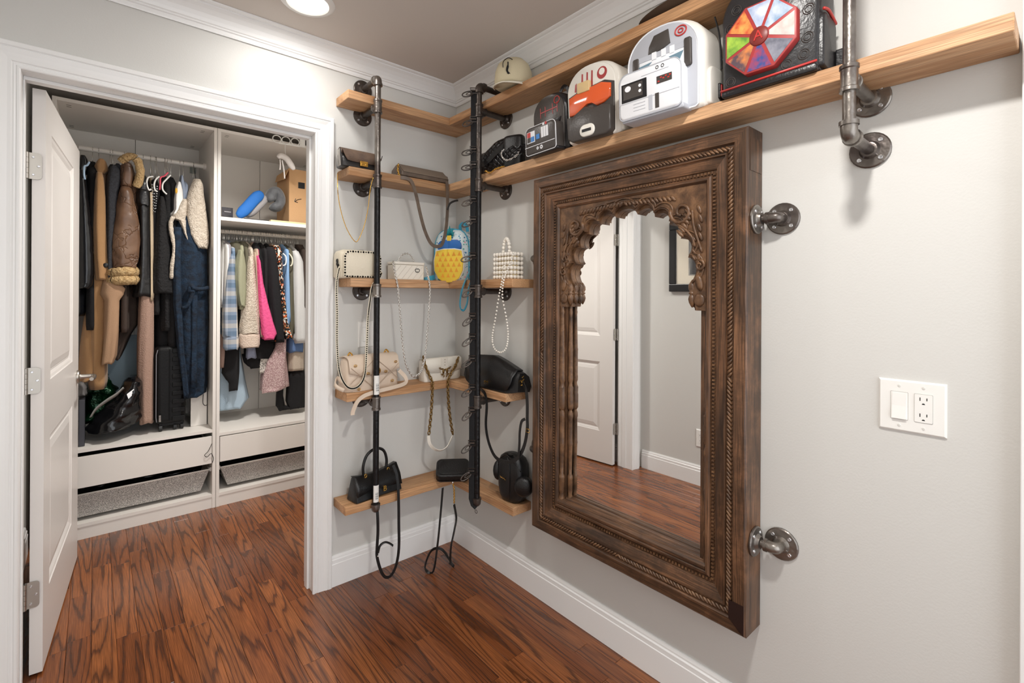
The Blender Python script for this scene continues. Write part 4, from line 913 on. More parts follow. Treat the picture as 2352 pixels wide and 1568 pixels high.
# --- black shoulder bag, fourth shelf of the mirror wall
t = thing('shoulder_bag', 'black leather flap shoulder bag with gold rings behind the corner pipe', 'bag', (-.07, -.45, .897)); M = W2T(-.072, -.455, .8975, .0)
L = []
for i in range(15):
    u = -1+i/7; hh = (.145-.055*max(0, u)**1.2-.012*max(0, -u)); e_ = (1-abs(u)**9)
    L.append([(u*.178, y_, z_) for y_, z_ in [(-.050*(.6+.4*e_), .012-.010*e_), (.040, .004), (.050, .03), (.036, hh*.8), (.012, hh), (-.018, hh), (-.046*(.6+.4*e_), hh*.72)]])
MB(M).loft(L).build('body', BLK, t, smooth=True, auto=60)
L = []
for i in range(19):
    u = -1+i/9; hh = (.147-.050*max(0, u)**1.2-.012*max(0, -u)); c_ = max(0, abs(u)-.72)/.28; zb = .010+.035*c_**2.2
    L.append([(u*.172-.010, y_, z_) for y_, z_ in [(.014, hh+.002), (-.018, hh+.004), (-.048, hh*.72+.003), (-.060, zb)]])
MB(M).loft(L, wrap=False, caps=False).build('flap', BLK, t, smooth=True, solid=.004)
m = MB(M)
for i in range(4): m.box((-.018+i*.008, -.0650, .032), (-.014+i*.008, -.0635, .042 if i % 2 else .040)).box((-.018+i*.008, -.0650, .026), (-.013+i*.008, -.0635, .028))
m.build('gold_mark', GOLD, t, kind='stuff')
m = MB(M)
for a in ((.172, .0, .075), (.176, -.004, .060), (.178, -.004, .045)): m.tube([Vector(a)+Vector((math.cos(q)*.005, math.sin(q)*.009, math.sin(q)*.006)) for q in [i*PI/4 for i in range(8)]], .0026, 6, closed=True)
m.build('gold_ring', GOLD, t, smooth=True)
m = MB().tube(spline([P(1190, 866, 0, -.07), P(1196, 873, 0, -.08), P(1201, 880, 0, -.085)], 4), .0048, 8); m.build('swivel_clip', GOLD, t, smooth=True)
sp = [P(1200, 878, 0, -.10), P(1208, 895, 0, -.14), P(1211, 925, 0, -.145), P(1211, 960, 0, -.145), P(1211, 985, 0, -.145), P(1205, 1020, 0, -.145), P(1194, 1045, 0, -.15), P(1180, 1058, 0, -.155), P(1165, 1061, 0, -.155), P(1145, 1055, 0, -.155), P(1132, 1040, 0, -.152), P(1121, 1010, 0, -.15), P(1116, 975, 0, -.148), P(1118, 930, 0, -.148), P(1114, 905, 0, -.145), P(1106, 895, 0, -.135), P(1098, 888, 0, -.10)]
MB().tube(spline(sp, 6), .01, flat=(.0014, .0075), ref=(-1, 0, 0)).build('strap', BLK, t, smooth=True, auto=40)
sp = [P(1206, 962, 0, -.150), P(1198, 968, 0, -.152), P(1194, 990, 0, -.152), P(1193, 1020, 0, -.153), P(1191, 1052, 0, -.155)]
MB().tube(spline(sp, 6), .01, flat=(.0012, .006), ref=(-1, 0, 0)).build('strap_loop', BLK, t, smooth=True, auto=40)
bq = P(1212, 988, 0, -.150); MB().tube([bq+Vector((0, dy, dz)) for dy, dz in ((-.010, -.008), (.010, -.008), (.010, .006), (-.010, .006))], .0018, 6, closed=True).build('strap_buckle', GOLD, t, smooth=True)
# --- rounded black bag with side pods, lowest shelf
t = thing('rounded_bag', 'tall black egg-shaped bag with a round side pouch, lowest shelf', 'bag', (-.06, -.57, .402)); M = W2T(-.052, -.548, .4025, .12)
pouch(MB(M), .150, .098, .215, [(0, .55, .6), (.03, .72, .78), (.12, .86, .92), (.3, .94, 1), (.6, 1, 1), (.8, .96, .95), (.91, .82, .8), (.97, .58, .55), (1, .3, .3)], p=2.8, n=32).build('body', BLK, t, smooth=True)
m = MB(M); m.tube(spline([(-.066, -.030, .150), (-.04, -.044, .190), (0, -.045, .212), (.04, -.040, .190), (.068, -.026, .150)], 6), .003, 6); m.tube(spline([(.020, -.050, .012), (.024, -.0505, .10), (.020, -.048, .17), (.0, -.042, .205)], 6), .0016, 5); m.build('piping', mat('black_gloss_piping', '0c0c0c', .15), t, smooth=True)
MB(M).tube(spline([(.0, -.036, .216), (.03, -.028, .205), (.058, -.020, .172)], 6), .01, flat=(.002, .006), ref=(0, -1, .3)).build('zip', mat('black_gloss_piping', '0c0c0c', .15), t)
pd = MB(M @ T((.083, -.022, .088), .55) @ Matrix.Rotation(PI/2, 4, 'X'))
pd.lathe([(.0001, .024), (.030, .022), (.041, .014), (.044, 0), (.041, -.014), (.030, -.020), (.0001, -.022)], 28); pd.build('side_pouch', BLK, t, smooth=True)
MB(M @ T((-.080, -.010, .120))).ball((0, 0, 0), 1, 16, M=Matrix.Diagonal((.022, .034, .048, 1))).build('side_pouch', BLK, t, smooth=True)
m = MB(M)
m.tube(spline([(-.034, -.0505, .114), (-.026, -.0520, .108), (-.022, -.0520, .112), (-.016, -.0525, .106), (-.010, -.0525, .110), (-.002, -.0525, .104), (.004, -.0525, .107)], 4), .0011, 5)
m.build('gold_script', GOLD, t, kind='stuff')
# --- black slouchy quilted bag, second shelf
QBL = N('black_quilted'); tc = QBL.n('ShaderNodeTexCoord'); mp = QBL.n('ShaderNodeMapping'); mp.inputs['Rotation'].default_value = (.78, 0, 0); QBL.l(tc.outputs['Object'], mp.inputs[0])
sx_ = QBL.n('ShaderNodeSeparateXYZ'); QBL.l(mp.outputs[0], sx_.inputs[0]); hs = []
for ax in (1, 2):
    a = QBL.n('ShaderNodeMath', operation='MULTIPLY'); a.inputs[1].default_value = 150; QBL.l(sx_.outputs[ax], a.inputs[0]); b_ = QBL.n('ShaderNodeMath', operation='SINE'); QBL.l(a.outputs[0], b_.inputs[0]); c_ = QBL.n('ShaderNodeMath', operation='ABSOLUTE'); QBL.l(b_.outputs[0], c_.inputs[0]); hs.append(c_)
mn = QBL.n('ShaderNodeMath', operation='MINIMUM'); QBL.l(hs[0].outputs[0], mn.inputs[0]); QBL.l(hs[1].outputs[0], mn.inputs[1])
pw = QBL.n('ShaderNodeMath', operation='POWER'); pw.inputs[1].default_value = .4; QBL.l(mn.outputs[0], pw.inputs[0]); QBL.bump(pw.outputs[0], 1, .006)
QBL.b.inputs['Base Color'].default_value = lin('18181a'); QBL.b.inputs['Roughness'].default_value = .28; QBL = QBL.m
t = thing('slouchy_bag', 'black glossy quilted slouchy bag with chain on the second shelf', 'bag', (-.07, -.45, 1.89)); M = W2T(-.072, -.452, 1.8905)
L = []
for i in range(19):
    u = -1+i/9; hh = .118+.030*math.cos((u-.45)*1.5)**2+.012*math.sin(u*7)*.4; e_ = max(.25, 1-abs(u)**6)
    L.append([(u*.178-.008*math.sin(q_*.8+u*3), .052*math.cos(q_)*e_+.006*math.sin(5*u+2*q_), hh*.5*(1+math.sin(q_)*(.3+.7*e_))*1.02+.002) for q_ in [2*PI*k_/18 for k_ in range(18)]])
MB(M).loft(L).build('body', QBL, t, smooth=True)
MB(M).tube(spline([(-.10, -.050, .065), (-.03, -.060, .045), (.05, -.050, .085), (.11, -.035, .115), (.13, -.01, .140)], 6), .01, flat=(.010, .003), ref=(0, -.4, 1)).build('band', BLK, t, smooth=True, auto=40)
pouch(MB(M @ T((.128, -.012, 0), .35)), .10, .06, .145, SOFT, p=3).build('end_panel', BLK, t, smooth=True)
chain(MB(M), [(.10, -.025, .128), (.115, -.035, .105), (.09, -.055, .07), (.13, -.06, .03), (.165, -.03, .05), (.175, -.01, .09), (.15, .0, .125)], .011, .0018, n=4).build('chain', SILV, t, smooth=True, kind='stuff')
chain(MB(), [Vector((-.14, -.44, 1.896)), Vector((-.150, -.46, 1.893)), Vector((-.149, -.49, 1.880)), Vector((-.148, -.53, 1.89)), Vector((-.132, -.57, 1.896))], .011, .0018, n=4).build('chain', GOLD, t, smooth=True, kind='stuff')
# --- cream trucker cap on the topmost shelf
t = thing('cap', 'cream baseball cap with small black embroidered rider on its front', 'cap', (-.09, -.56, 2.225)); M = T((-.090, -.585, 2.2255), -1.0, .16)
CPM = mat('cream_canvas', 'cfc3a4', .85, bump=(300, .15)); L = []
for t_, sx, sy, dy in [(0, 1, 1, 0), (.2, 1.0, 1, 0), (.5, .94, .93, .002), (.75, .80, .78, .004), (.92, .52, .50, .008), (1, .1, .1, .01)]:
    L.append([(x*sx, y*sy+dy, .022+t_*.125) for x, y in sup(.082, .098, 2.3, 28)])
MB(M).loft(L).build('crown', CPM, t, smooth=True)
L = []
for i in range(13):
    a = math.radians(200+i*140/12); e = (math.cos(a), math.sin(a)); k_ = abs(i-6)/6
    L.append([(.082*e[0], .096*e[1], .026), (.082*e[0]*1.04, .096*e[1]-.075*(1-k_**2.2), .024-.018*(1-k_**2)-.012*k_)])
MB(M).loft(L, wrap=False, caps=False).build('brim', mat('brim_canvas', 'e2dccb', .8), t, smooth=True, solid=.004)
m = MB(M)
fm = lambda x, z: (x, -.0945*(1-.35*max(0, (z-.085)/.06))-abs(x)*-.12, z)
m.tube(spline([fm(-.02, .085), fm(-.022, .112), fm(-.002, .126), fm(.018, .116)], 6), .0017, 5)
m.tube(spline([fm(0, .106), fm(.002, .09), fm(-.002, .07), fm(.006, .055)], 6), [.003]*7+[.005]*6+[.0045]*6, 6)
m.tube([fm(.006, .06), fm(.014, .05)], .0025, 5); m.tube([fm(.002, .062), fm(-.006, .048)], .0022, 5); m.tube([fm(-.012, .040), fm(.014, .042)], .0022, 5)
m.build('embroidery', BLKF, t, smooth=True)
MB(M).box((-.022, .086, .024), (.022, .101, .032)).build('back_strap', DKLE, t)
# --- dark hat brim far along the topmost shelf
t = thing('hat', 'dark brown curved hat brim showing above the topmost shelf, cut by the frame', 'hat', (-.12, -1.43, 2.225))
MB(T((-.078, -1.42, 2.2255))).lathe([(.0001, .004), (.10, .003), (.15, .010), (.185, .024), (.190, .028), (.184, .030), (.15, .017), (.09, .012), (.085, .05), (.075, .085), (.04, .098), (.0001, .099)], 40, M=Matrix.Diagonal((.36, 1, 1, 1))).build('felt_hat', mat('brown_felt', '43301f', .85), t, smooth=True)

# ------------------------------------------------------------------ backpacks on the long shelf
VB = mat('black_vinyl', '1d1c1e', .32, bump=(120, .1)); VG = mat('charcoal_vinyl', '47423f', .36, bump=(120, .08)); VW = mat('white_vinyl_bag', 'eef0f4', .3); VGR = mat('pale_grey_vinyl', 'b9bcc4', .35)
RED = mat('red_vinyl', 'c23a36', .35); DRED = mat('brick_red_vinyl', 'a83c3c', .4); ORG = mat('orange_vinyl', 'e8622f', .12, coat=.6); BLU = mat('blue_vinyl', '3f86cf', .4); OFFW = mat('bone_vinyl', 'e9e5dc', .35)
def bodypoly(w, h, top=.5, n=10):
    "rounded-top backpack outline in x-z"
    r = w/2; hh = h-r*top*2*.5
    pts = [(-w/2*.97, .006), (-w/2*.9, 0), (w/2*.9, 0), (w/2*.97, .006)]
    for i in range(n*2+1):
        a = PI*i/(2*n); pts.append((r*math.copysign(abs(math.cos(a))**.85, math.cos(a)), (h-r*top*1.6)+(r*top*1.6)*math.sin(a)))
    return pts
def pack(M, w, h, d, m_, t, pad=.010):
    o = bodypoly(w, h)
    n = len(o); L = []
    for k_, y in ((.90, d/2), (.985, d/2-.008), (1, d/2-.02), (1, -d/2+.02), (.985, -d/2+.008), (.93, -d/2)):
        L.append([(x*k_, y, h*.42+(z-h*.42)*k_) for x, z in o])
    return MB(M).loft(L).build('body', m_, t, smooth=True, auto=50)
def fpanel(M, poly, y0, y1, m_, t, nm, rb=.003):
    b = MB(M); slabf(b, poly, y0, y1, rb); return b.build(nm, m_, t, smooth=True, auto=50)
def flatp(M, poly, y, m_, par, nm, th=.0006):
    b = MB(M); b.prism(poly, 0, th, M=T((0, y, 0)) @ Matrix.Rotation(PI/2, 4, 'X')); return b.build(nm, m_, par)
def loop(M, w, m_, t, z, y, hgt=.035):
    MB(M).tube(spline([(-w, y, z-.01), (-w*1.05, y, z+hgt*.5), (0, y, z+hgt), (w*1.05, y, z+hgt*.5), (w, y, z-.01)], 6), .01, flat=(.0015, .007), ref=(0, 1, 0)).build('top_handle', m_, t, smooth=True, auto=40)
# small black backpack with coloured squares
t = thing('mini_backpack', 'small black backpack with red, white and blue squares on its pocket', 'backpack', (-.08, -.88, 1.89)); M = W2T(-.080, -.862, 1.8905, -.05) @ T((0, 0, 0), 0, .06)
pack(M, .205, .236, .105, VB, t); loop(M, .024, VB, t, .235, .03, .045)
o = bodypoly(.176, .222); fpanel(M, [(x-.006, z+.006) for x, z in o], -.045, -.058, VG, t, 'front_panel', .004)
for s in (-1, 1): fpanel(M, [(s*.045-.030, .128), (s*.045+.024, .128), (s*.045+.018, .112), (s*.045, .106), (s*.045-.024, .113)], -.055, -.062, VB, t, 'slot_trim', .002)
for x_ in (-.048, -.02, .022, .048): flatp(M, [(x_-.0016, .15), (x_+.0016, .15), (x_+.0016, .19), (x_-.0016, .19)], -.0583, DRED, t, 'red_line')
flatp(M, rrect(-.050, .168, .050, .172, .001), -.0586, DRED, t, 'red_line')
m = MB(M); m.tube([(.048+.015*math.cos(q), -.0595, .196+.013*math.sin(q)) for q in [i*PI/8 for i in range(16)]], .0014, 5, closed=True); m.build('red_ring', RED, t)
pk_ = fpanel(M, rrect(-.098, .004, .078, .112, (.012, .012, .022, .022)), -.050, -.104, VG, t, 'front_pocket', .008)
fpanel(M, rrect(-.096, -.001, .082, .012, .005), -.040, -.096, VB, t, 'pocket_base', .003)
m = MB(M); q_ = [(x, -.099, z) for x, z in rrect(-.098, .004, .078, .112, (.012, .012, .022, .022))]; m.tube(q_, .0016, 5, closed=True); m.build('piping', VW, pk_, smooth=True)
flatp(M, rrect(-.0975, .034, .0765, .0362, .0005), -.1042, VW, pk_, 'white_line')
flatp(M, rrect(-.084, .050, -.036, .094, .001), -.1041, VW, pk_, 'square_border'); 
for x_, z_, c_ in ((-.081, .073, RED), (-.059, .073, VW), (-.081, .053, VG), (-.059, .053, BLU), (-.028, .056, BLU)): flatp(M, rrect(x_, z_, x_+.020, z_+.019, .0005), -.1050, c_, pk_, 'coloured_square')
for x_ in (.002, .016, .030): flatp(M, rrect(x_, .056, x_+.012, .096, .001), -.1046, VW, pk_, 'white_bar')
for x_, z_, r_, c_ in ((-.022, .022, .0058, VW), (.0, .022, .0078, VW), (.030, .106, .0055, RED), (.016, .105, .0050, VW)):
    m = MB(M); m.lathe([(.0001, .0012), (r_, .0012), (r_, 0)], 16, M=T((x_, -.1040, z_)) @ Matrix.Rotation(PI/2, 4, 'X')); b_ = m.build('button_print', c_, pk_)
    if z_ < .05: MB(M).lathe([(.0001, .0018), (r_*.35, .0018), (r_*.35, 0)], 10, M=T((x_, -.1040, z_)) @ Matrix.Rotation(PI/2, 4, 'X')).build('button_print', VB, pk_)
fpanel(M, rrect(.088, .01, .103, .07, .006), .03, -.03, mat('mauve_vinyl', 'a25a68', .4), t, 'side_pocket', .003)
# bone and charcoal backpack with an orange window panel
t = thing('mini_backpack', 'bone white backpack with red stripes and a glossy orange panel', 'backpack', (-.09, -1.09, 1.89)); M = W2T(-.086, -1.083, 1.8905, .05) @ T((0, 0, 0), 0, .05)
pack(M, .232, .272, .125, OFFW, t); loop(M, .024, VB, t, .268, .035, .022)
o = bodypoly(.212, .262); fpn = fpanel(M, [(x-.004, z+.002) for x, z in o], -.055, -.070, OFFW, t, 'front_panel', .005)
for x_ in (-.070, -.040, -.018, .003): flatp(M, [(x_-.004, .185), (x_+.0045, .182), (x_+.006+.1*0, .238 if x_ > -.06 else .215), (x_-.000, .24 if x_ > -.06 else .210)], -.0703, DRED, fpn, 'red_stripe')
flatp(M, [(.048+.021*math.cos(q), .218+.021*math.sin(q)) for q in [i*2*PI/20 for i in range(20)]], -.0703, DRED, fpn, 'red_disc'); flatp(M, [(.048+.012*math.cos(q), .222+.012*math.sin(q)) for q in [i*2*PI/16 for i in range(16)]], -.0711, OFFW, fpn, 'white_disc')
pb = fpanel(M, [(-.100, .170), (-.098, .080), (-.070, .020), (.075, .012), (.098, .075), (.098, .175), (.06, .190), (-.06, .180)], -.060, -.0745, VG, t, 'dark_surround', .003)
fpanel(M, [(-.095, .164), (-.094, .100), (-.066, .096), (-.040, .110), (-.012, .124), (.010, .122), (.030, .108), (.060, .112), (.086, .125), (.088, .170), (.050, .184), (-.05, .176)], -.070, -.082, ORG, t, 'orange_panel', .005)
fpanel(M, rrect(-.022-.03, .168, .012-.01, .205, .004), -.072, -.086, mat('tan_patch', 'd9bb88', .45), t, 'tan_patch', .002)
pk_ = fpanel(M, [(-.094, .090), (-.090, .010), (-.07, -.002), (.08, -.002), (.096, .012), (.098, .090), (.060, .100), (.030, .096), (-.010, .112), (-.045, .098), (-.070, .086)], -.062, -.100, VG, t, 'front_pocket', .006)
fpanel(M, rrect(-.030, .004, .034, .046, .020), -.094, -.106, OFFW, pk_ and t, 'white_badge', .003); flatp(M, rrect(-.018, .020, .022, .030, .001), -.1063, VB, t, 'badge_slot')
MS = M @ Matrix.Rotation(PI/2, 4, 'Z')      # right side, reads from local +X
sp_ = fpanel(MS, rrect(-.055, .008, .035, .075, .012), -.10, -.122, OFFW, t, 'side_pocket', .004)
flatp(MS, rrect(-.054, .055, .034, .085, .002), -.1225, DRED, t, 'side_band')
m = MB(MS); m.tube([(-.005+.030*math.cos(q), -.119, .130+.036*math.sin(q)) for q in [i*PI/10 for i in range(20)]], .003, 5, closed=True); m.build('grey_ring', VGR, t, smooth=True)
m = MB(MS); m.tube([(.0+.019*math.cos(q), -.120, .130+.024*math.sin(q)) for q in [i*PI/10 for i in range(20)]], .0035, 5, closed=True); m.build('yellow_ring', YEL, t, smooth=True)
MB(MS).tube([(.012, -.100, .26), (.022, -.118, .20), (.026, -.119, .10), (.026, -.118, .01)], .0022, 5).build('zip', VB, t)
# white backpack with grey shapes
t = thing('mini_backpack', 'large white and grey backpack with boxy printed front pocket', 'backpack', (-.09, -1.38, 1.89)); M = W2T(-.088, -1.375, 1.8905, .05) @ T((0, 0, 0), 0, .05)
pack(M, .262, .285, .135, OFFW, t); loop(M, .030, VGR, t, .283, .035, .040)
o = bodypoly(.236, .272); fpn = fpanel(M, [(x-.008, z+.004) for x, z in o], -.058, -.074, VGR, t, 'front_panel', .005)
m = MB(M); m.tube([(x-.008, -.072, z+.004) for x, z in o], .003, 5, closed=True); m.build('piping', VW, fpn, smooth=True)
fpanel(M, [(-.052, .196), (-.048, .225), (-.030, .254), (.018, .258), (.024, .214), (.0, .206)], -.072, -.077, VG, t, 'dark_patch', .001)
fpanel(M, rrect(-.100, .128, .078, .196, (.004, .004, .03, .03)), -.070, -.079, VW, t, 'white_panel', .003)
for a, b_ in ((-.104, .140), (.070, .146)): fpanel(M, rrect(a, b_-.02, a+.022, b_+.062, .006), -.070, -.083, VG, t, 'dark_bar', .002); 
for s in (-1, 1): flatp(M, [(-.008+s*.052-.024, .172), (-.008+s*.052+.024, .176), (-.008+s*.052+s*.010, .150)], -.0793, mat('grey_blue', '6f8c9c', .3), t, 'grey_blue_patch')
flatp(M, rrect(-.09, .184, .078, .200, .001), -.0797, VGR, t, 'grey_band')
for x_ in (-.036, -.004, .024): flatp(M, rrect(x_, .180, x_+.016, .202, .001), -.0803, VW, t, 'white_tab')
m = MB(M); m.tube([(.058+.018*math.cos(q), -.0755, .238+.014*math.sin(q)) for q in [i*PI/10 for i in range(20)]], .0022, 5, closed=True); m.tube([(.058+.008*math.cos(q), -.0755, .238+.006*math.sin(q)) for q in [i*PI/6 for i in range(12)]], .002, 5, closed=True); m.build('red_ring', RED, t)
pp_ = rrect(-.136, .006, .076, .150, (.016, .016, .028, .028), 5)
pk_ = fpanel(M, pp_, -.060, -.118, VW, t, 'front_pocket', .008)
fpanel(M, rrect(-.130, -.001, .080, .016, .006), -.050, -.110, VGR, t, 'pocket_base', .003)
m = MB(M); m.tube([(x, -.113, z) for x, z in pp_], .0018, 5, closed=True); m.build('piping', VGR, pk_, smooth=True)
flatp(M, rrect(-.124, .060, -.034, .118, .001), -.1184, VB, pk_, 'dark_screen'); flatp(M, rrect(-.117, .068, -.048, .112, .001), -.1190, VG, pk_, 'dark_screen')
flatp(M, [(-.100+.011*math.cos(q), .100+.009*math.sin(q)) for q in [i*2*PI/16 for i in range(16)]], -.1196, VW, pk_, 'white_disc')
for x_, z_ in ((-.057, .084), (-.057, .100)): flatp(M, [(x_+.005*math.cos(q), z_+.005*math.sin(q)) for q in [i*2*PI/12 for i in range(12)]], -.1196, VW, pk_, 'white_disc')
flatp(M, rrect(.0, .086, .050, .108, .001), -.1184, VG, pk_, 'display')
for x_, z_ in ((.004, .090), (.012, .100), (.020, .096), (.028, .101), (.036, .094), (.041, .100)): flatp(M, rrect(x_, z_, x_+.006, z_+.004, .0005), -.1190, RED, pk_, 'red_segment')
for x_ in (-.028, -.006): flatp(M, rrect(x_, .016, x_+.013, .060, .0008), -.1186, VG if x_ > -.02 else VGR, pk_, 'grey_bar')
for z_ in (.026, .036, .046): flatp(M, rrect(-.082, z_, -.040, z_+.0012, .0003), -.1184, VGR, pk_, 'seam_line')
flatp(M, rrect(-.134, .064-.008, .074, .0575, .0003), -.1183, VGR, pk_, 'seam_line'); flatp(M, rrect(-.052, .125, .04, .1262, .0003), -.1184, VGR, pk_, 'seam_line')
for x_ in (.002, .020): 
    m = MB(M); m.tube([(x_+.0045*math.cos(q), -.1185, .136+.0045*math.sin(q)) for q in [i*PI/6 for i in range(12)]], .0011, 4, closed=True); m.build('ring_print', VB, pk_)
MS = M @ Matrix.Rotation(PI/2, 4, 'Z')
fpanel(MS, rrect(-.058, .006, .045, .120, (.012, .012, .03, .03)), -.120, -.138, OFFW, t, 'side_pocket', .005)
fpanel(MS, rrect(-.008, .030, .028, .075, .004), -.136, -.1445, VB, t, 'side_badge', .002); fpanel(MS, rrect(-.003, .034, .024, .071, .003), -.143, -.1465, RED, t, 'side_badge_face', .001)
MB(MS).tube(spline([(.0, -.128, .275), (.018, -.134, .22), (.024, -.136, .125)], 6), .0026, 5).build('zip', VB, t)
MB(M).tube(spline([(.13, .05, .16), (.155, .045, .13), (.162, .04, .07), (.15, .05, .01)], 6), .01, flat=(.010, .0018), ref=(0, -1, .2)).build('shoulder_strap', VGR, t, smooth=True, auto=40)
# black backpack with round segmented panel and red trim
t = thing('mini_backpack', 'large black backpack with red trim and round coloured wedge panel', 'backpack', (-.09, -1.69, 1.89)); M = W2T(-.086, -1.672, 1.8905, .0) @ T((0, 0, 0), 0, .0)
EMB = mat('embossed_black', '2b2a2c', .34, bump=(120, .12))
pack(M, .250, .315, .120, EMB, t)
fpanel(M, rrect(-.120, -.001, .120, .020, .008), -.050, -.066, VB, t, 'base_panel', .003)
m = MB(M); m.tube([(-.121, -.066, .019), (.121, -.066, .022)], .0032, 6); m.build('red_piping', RED, t, smooth=True)
o = bodypoly(.250, .315); m = MB(M); m.tube([(x, -.044, z) for x, z in o[4:16]], .0030, 6); m.build('red_piping', RED, t, smooth=True)
cx_, cz_, R_ = -.010, .128, .098
oc = [(cx_+R_*math.cos(math.radians(22.5+45*i)), cz_+R_*math.sin(math.radians(22.5+45*i))) for i in range(8)]
dk = fpanel(M, oc, -.060, -.082, DRED, t, 'round_panel', .002)
cols = [('sky_wedge', '8fa9c6'), ('white_wedge', 'd5dbe8'), ('yellow_wedge', 'e0a85a'), ('green_wedge', 'a8c94e'), ('tan_wedge', 'd8864c'), ('crimson_wedge', 'b8403c'), ('grey_wedge', '8f909c'), ('pale_wedge', 'c9b9b4')]
for i in range(8):
    a0 = math.radians(22.5+45*i); a1 = a0+PI/4; am = (a0+a1)/2; k_ = .93; off = .004
    q = [(cx_+.026*math.cos(a0+.16), cz_+.026*math.sin(a0+.16)), (cx_+R_*k_*math.cos(a0+.045), cz_+R_*k_*math.sin(a0+.045)), (cx_+R_*k_*math.cos(a1-.045), cz_+R_*k_*math.sin(a1-.045)), (cx_+.026*math.cos(a1-.16), cz_+.026*math.sin(a1-.16))]
    flatp(M, q, -.0822, mat(cols[i][0], cols[i][1], .35, var=(38, ['c9d3e0', '9fb0cf', 'c8402f', '5f8f3a', '5a4a52', '3d4f8a', '5c5f6c', 'e3d8d2'][i])), dk, 'wedge_print')
m = MB(M); m.lathe([(.0001, .006), (.020, .006), (.024, .003), (.024, 0)], 24, M=T((cx_, -.082, cz_)) @ Matrix.Rotation(PI/2, 4, 'X')); hb = m.build('centre_disc', mat('deep_red', '7c2b26', .4), dk, smooth=True, auto=40)
text('A', .036, M @ Vector((cx_, -.0885, cz_)), FACE_MX, RED, dk, name='letter', ext=.0008)
rr_ = random.Random(3); m = MB(M)
for x_, z_ in ((-.095, .040), (.05, .038), (.09, .05), (.098, .09), (.10, .16), (.09, .21), (.06, .25), (.02, .27), (-.03, .27), (-.08, .235), (-.098, .19)):
    for r_ in (.013, .008): m.tube([(x_+r_*math.cos(q), -.0608, z_+r_*math.sin(q)) for q in [i*PI/7 for i in range(14)]], .0011, 4, closed=True)
m.build('embossed_rings', VG, t, kind='stuff')
MS = M @ Matrix.Rotation(PI/2, 4, 'Z')
fpanel(MS, rrect(-.050, .012, .045, .150, (.01, .01, .02, .02)), -.110, -.132, EMB, t, 'side_pocket', .005)
MB(MS).tube(spline([(-.050, -.131, .152), (-.02, -.133, .156), (.045, -.130, .148)], 5), .004, 6).build('red_piping', RED, t, smooth=True)
MB(M).box((.132, .030, .02), (.158, .045, .075)).build('strap_pad', VB, t, bevel=.004)
# ================================================================== CLOTHES
def fab(name, col, rough=.85, bs=220, st=.25, var=None, sheen=0): return mat(name, col, rough, bump=(bs, st), var=var, sheen=sheen)
def tofr(rows, yf):
    out = []
    for py, a, b in rows:
        p = P(a, py, 1, yf); q = P(b, py, 1, yf); out.append((p.z, p.x, q.x))
    return out
def cloth(m, rows, yf, d, n=22, amp=.004, fr=5, seed=0, p=2.4, sub=4, xz=None, lump=0, seams=()):
    "soft hanging volume: rows (pixel row, left, right) on the plane y = yf, depth d behind it"
    R = xz or tofr(rows, yf); F = []
    for a, b in zip(R, R[1:]):
        for k in range(sub): F.append(tuple(a[i]+(b[i]-a[i])*k/sub for i in range(3)))
    F.append(R[-1]); L = []
    z0, z1 = F[0][0], F[-1][0]
    for z, xa, xb in F:
        f = (z0-z)/max(1e-5, z0-z1); ra = (xb-xa)/2; rb = d/2*(1 if f > .06 else .55+7.5*f); ring = []
        for sz in seams:
            ra -= .006*math.exp(-((z-sz)/.006)**2)
        for j, (x, y) in enumerate(sup(1, 1, p, n)):
            th = 2*PI*j/n
            w_ = amp*(.3+f)*math.sin(fr*th+seed+2.2*math.sin(z*3+seed))+amp*.5*math.sin((fr+4)*th+seed*2)*(.2+f)
            if lump: w_ += lump*noise.noise(Vector((x*2+seed, y*2, z*26)))
            ring.append(((xa+xb)/2+x*max(.002, ra+w_), yf+d/2+y*(rb+w_*1.2), z+(.006*math.sin(3*th+seed) if f > .97 else 0)))
        L.append(ring)
    return m.loft(L)
def body(m, x, zt, zb, th, y0=1.40, y1=1.76, seed=0, yc=1.575):
    L = []
    for f, s, k in ((0, .12, .5), (.02, .25, .8), (.05, .6, 1), (.09, .92, 1), (.14, 1, 1), (.4, 1, 1.05), (.7, 1.0, 1.1), (.97, 1.02, 1.15), (1, 1.0, 1.0)):
        z = zt-(zt-zb)*f if f > .14 else zt-min(.9, (zt-zb))*f
        ya = yc+(y0-yc)*s; yb = yc+(y1-yc)*s; ring = []
        for j, (a, b) in enumerate(sup(1, 1, 3, 26)):
            w_ = .005*math.sin(7*2*PI*j/26+seed+z*2)*f
            ring.append((x+a*th/2*k+w_, (ya+yb)/2+b*(yb-ya)/2, z))
        L.append(ring)
    return m.loft(L)
def hook(t, x, zr, zt, m_=None, y=1.57):
    R_ = .0165
    pts = [(x, y+R_*math.sin(a), zr+R_*math.cos(a)) for a in [math.radians(q) for q in (-110, -60, -20, 20, 60, 100, 140)]]
    MB().tube([Vector(p) for p in pts]+[Vector((x, y+.004, zr-.026)), Vector((x, y, zt-.02))], .0019, 5).build('hanger_hook', m_ or SILV, t, smooth=True)
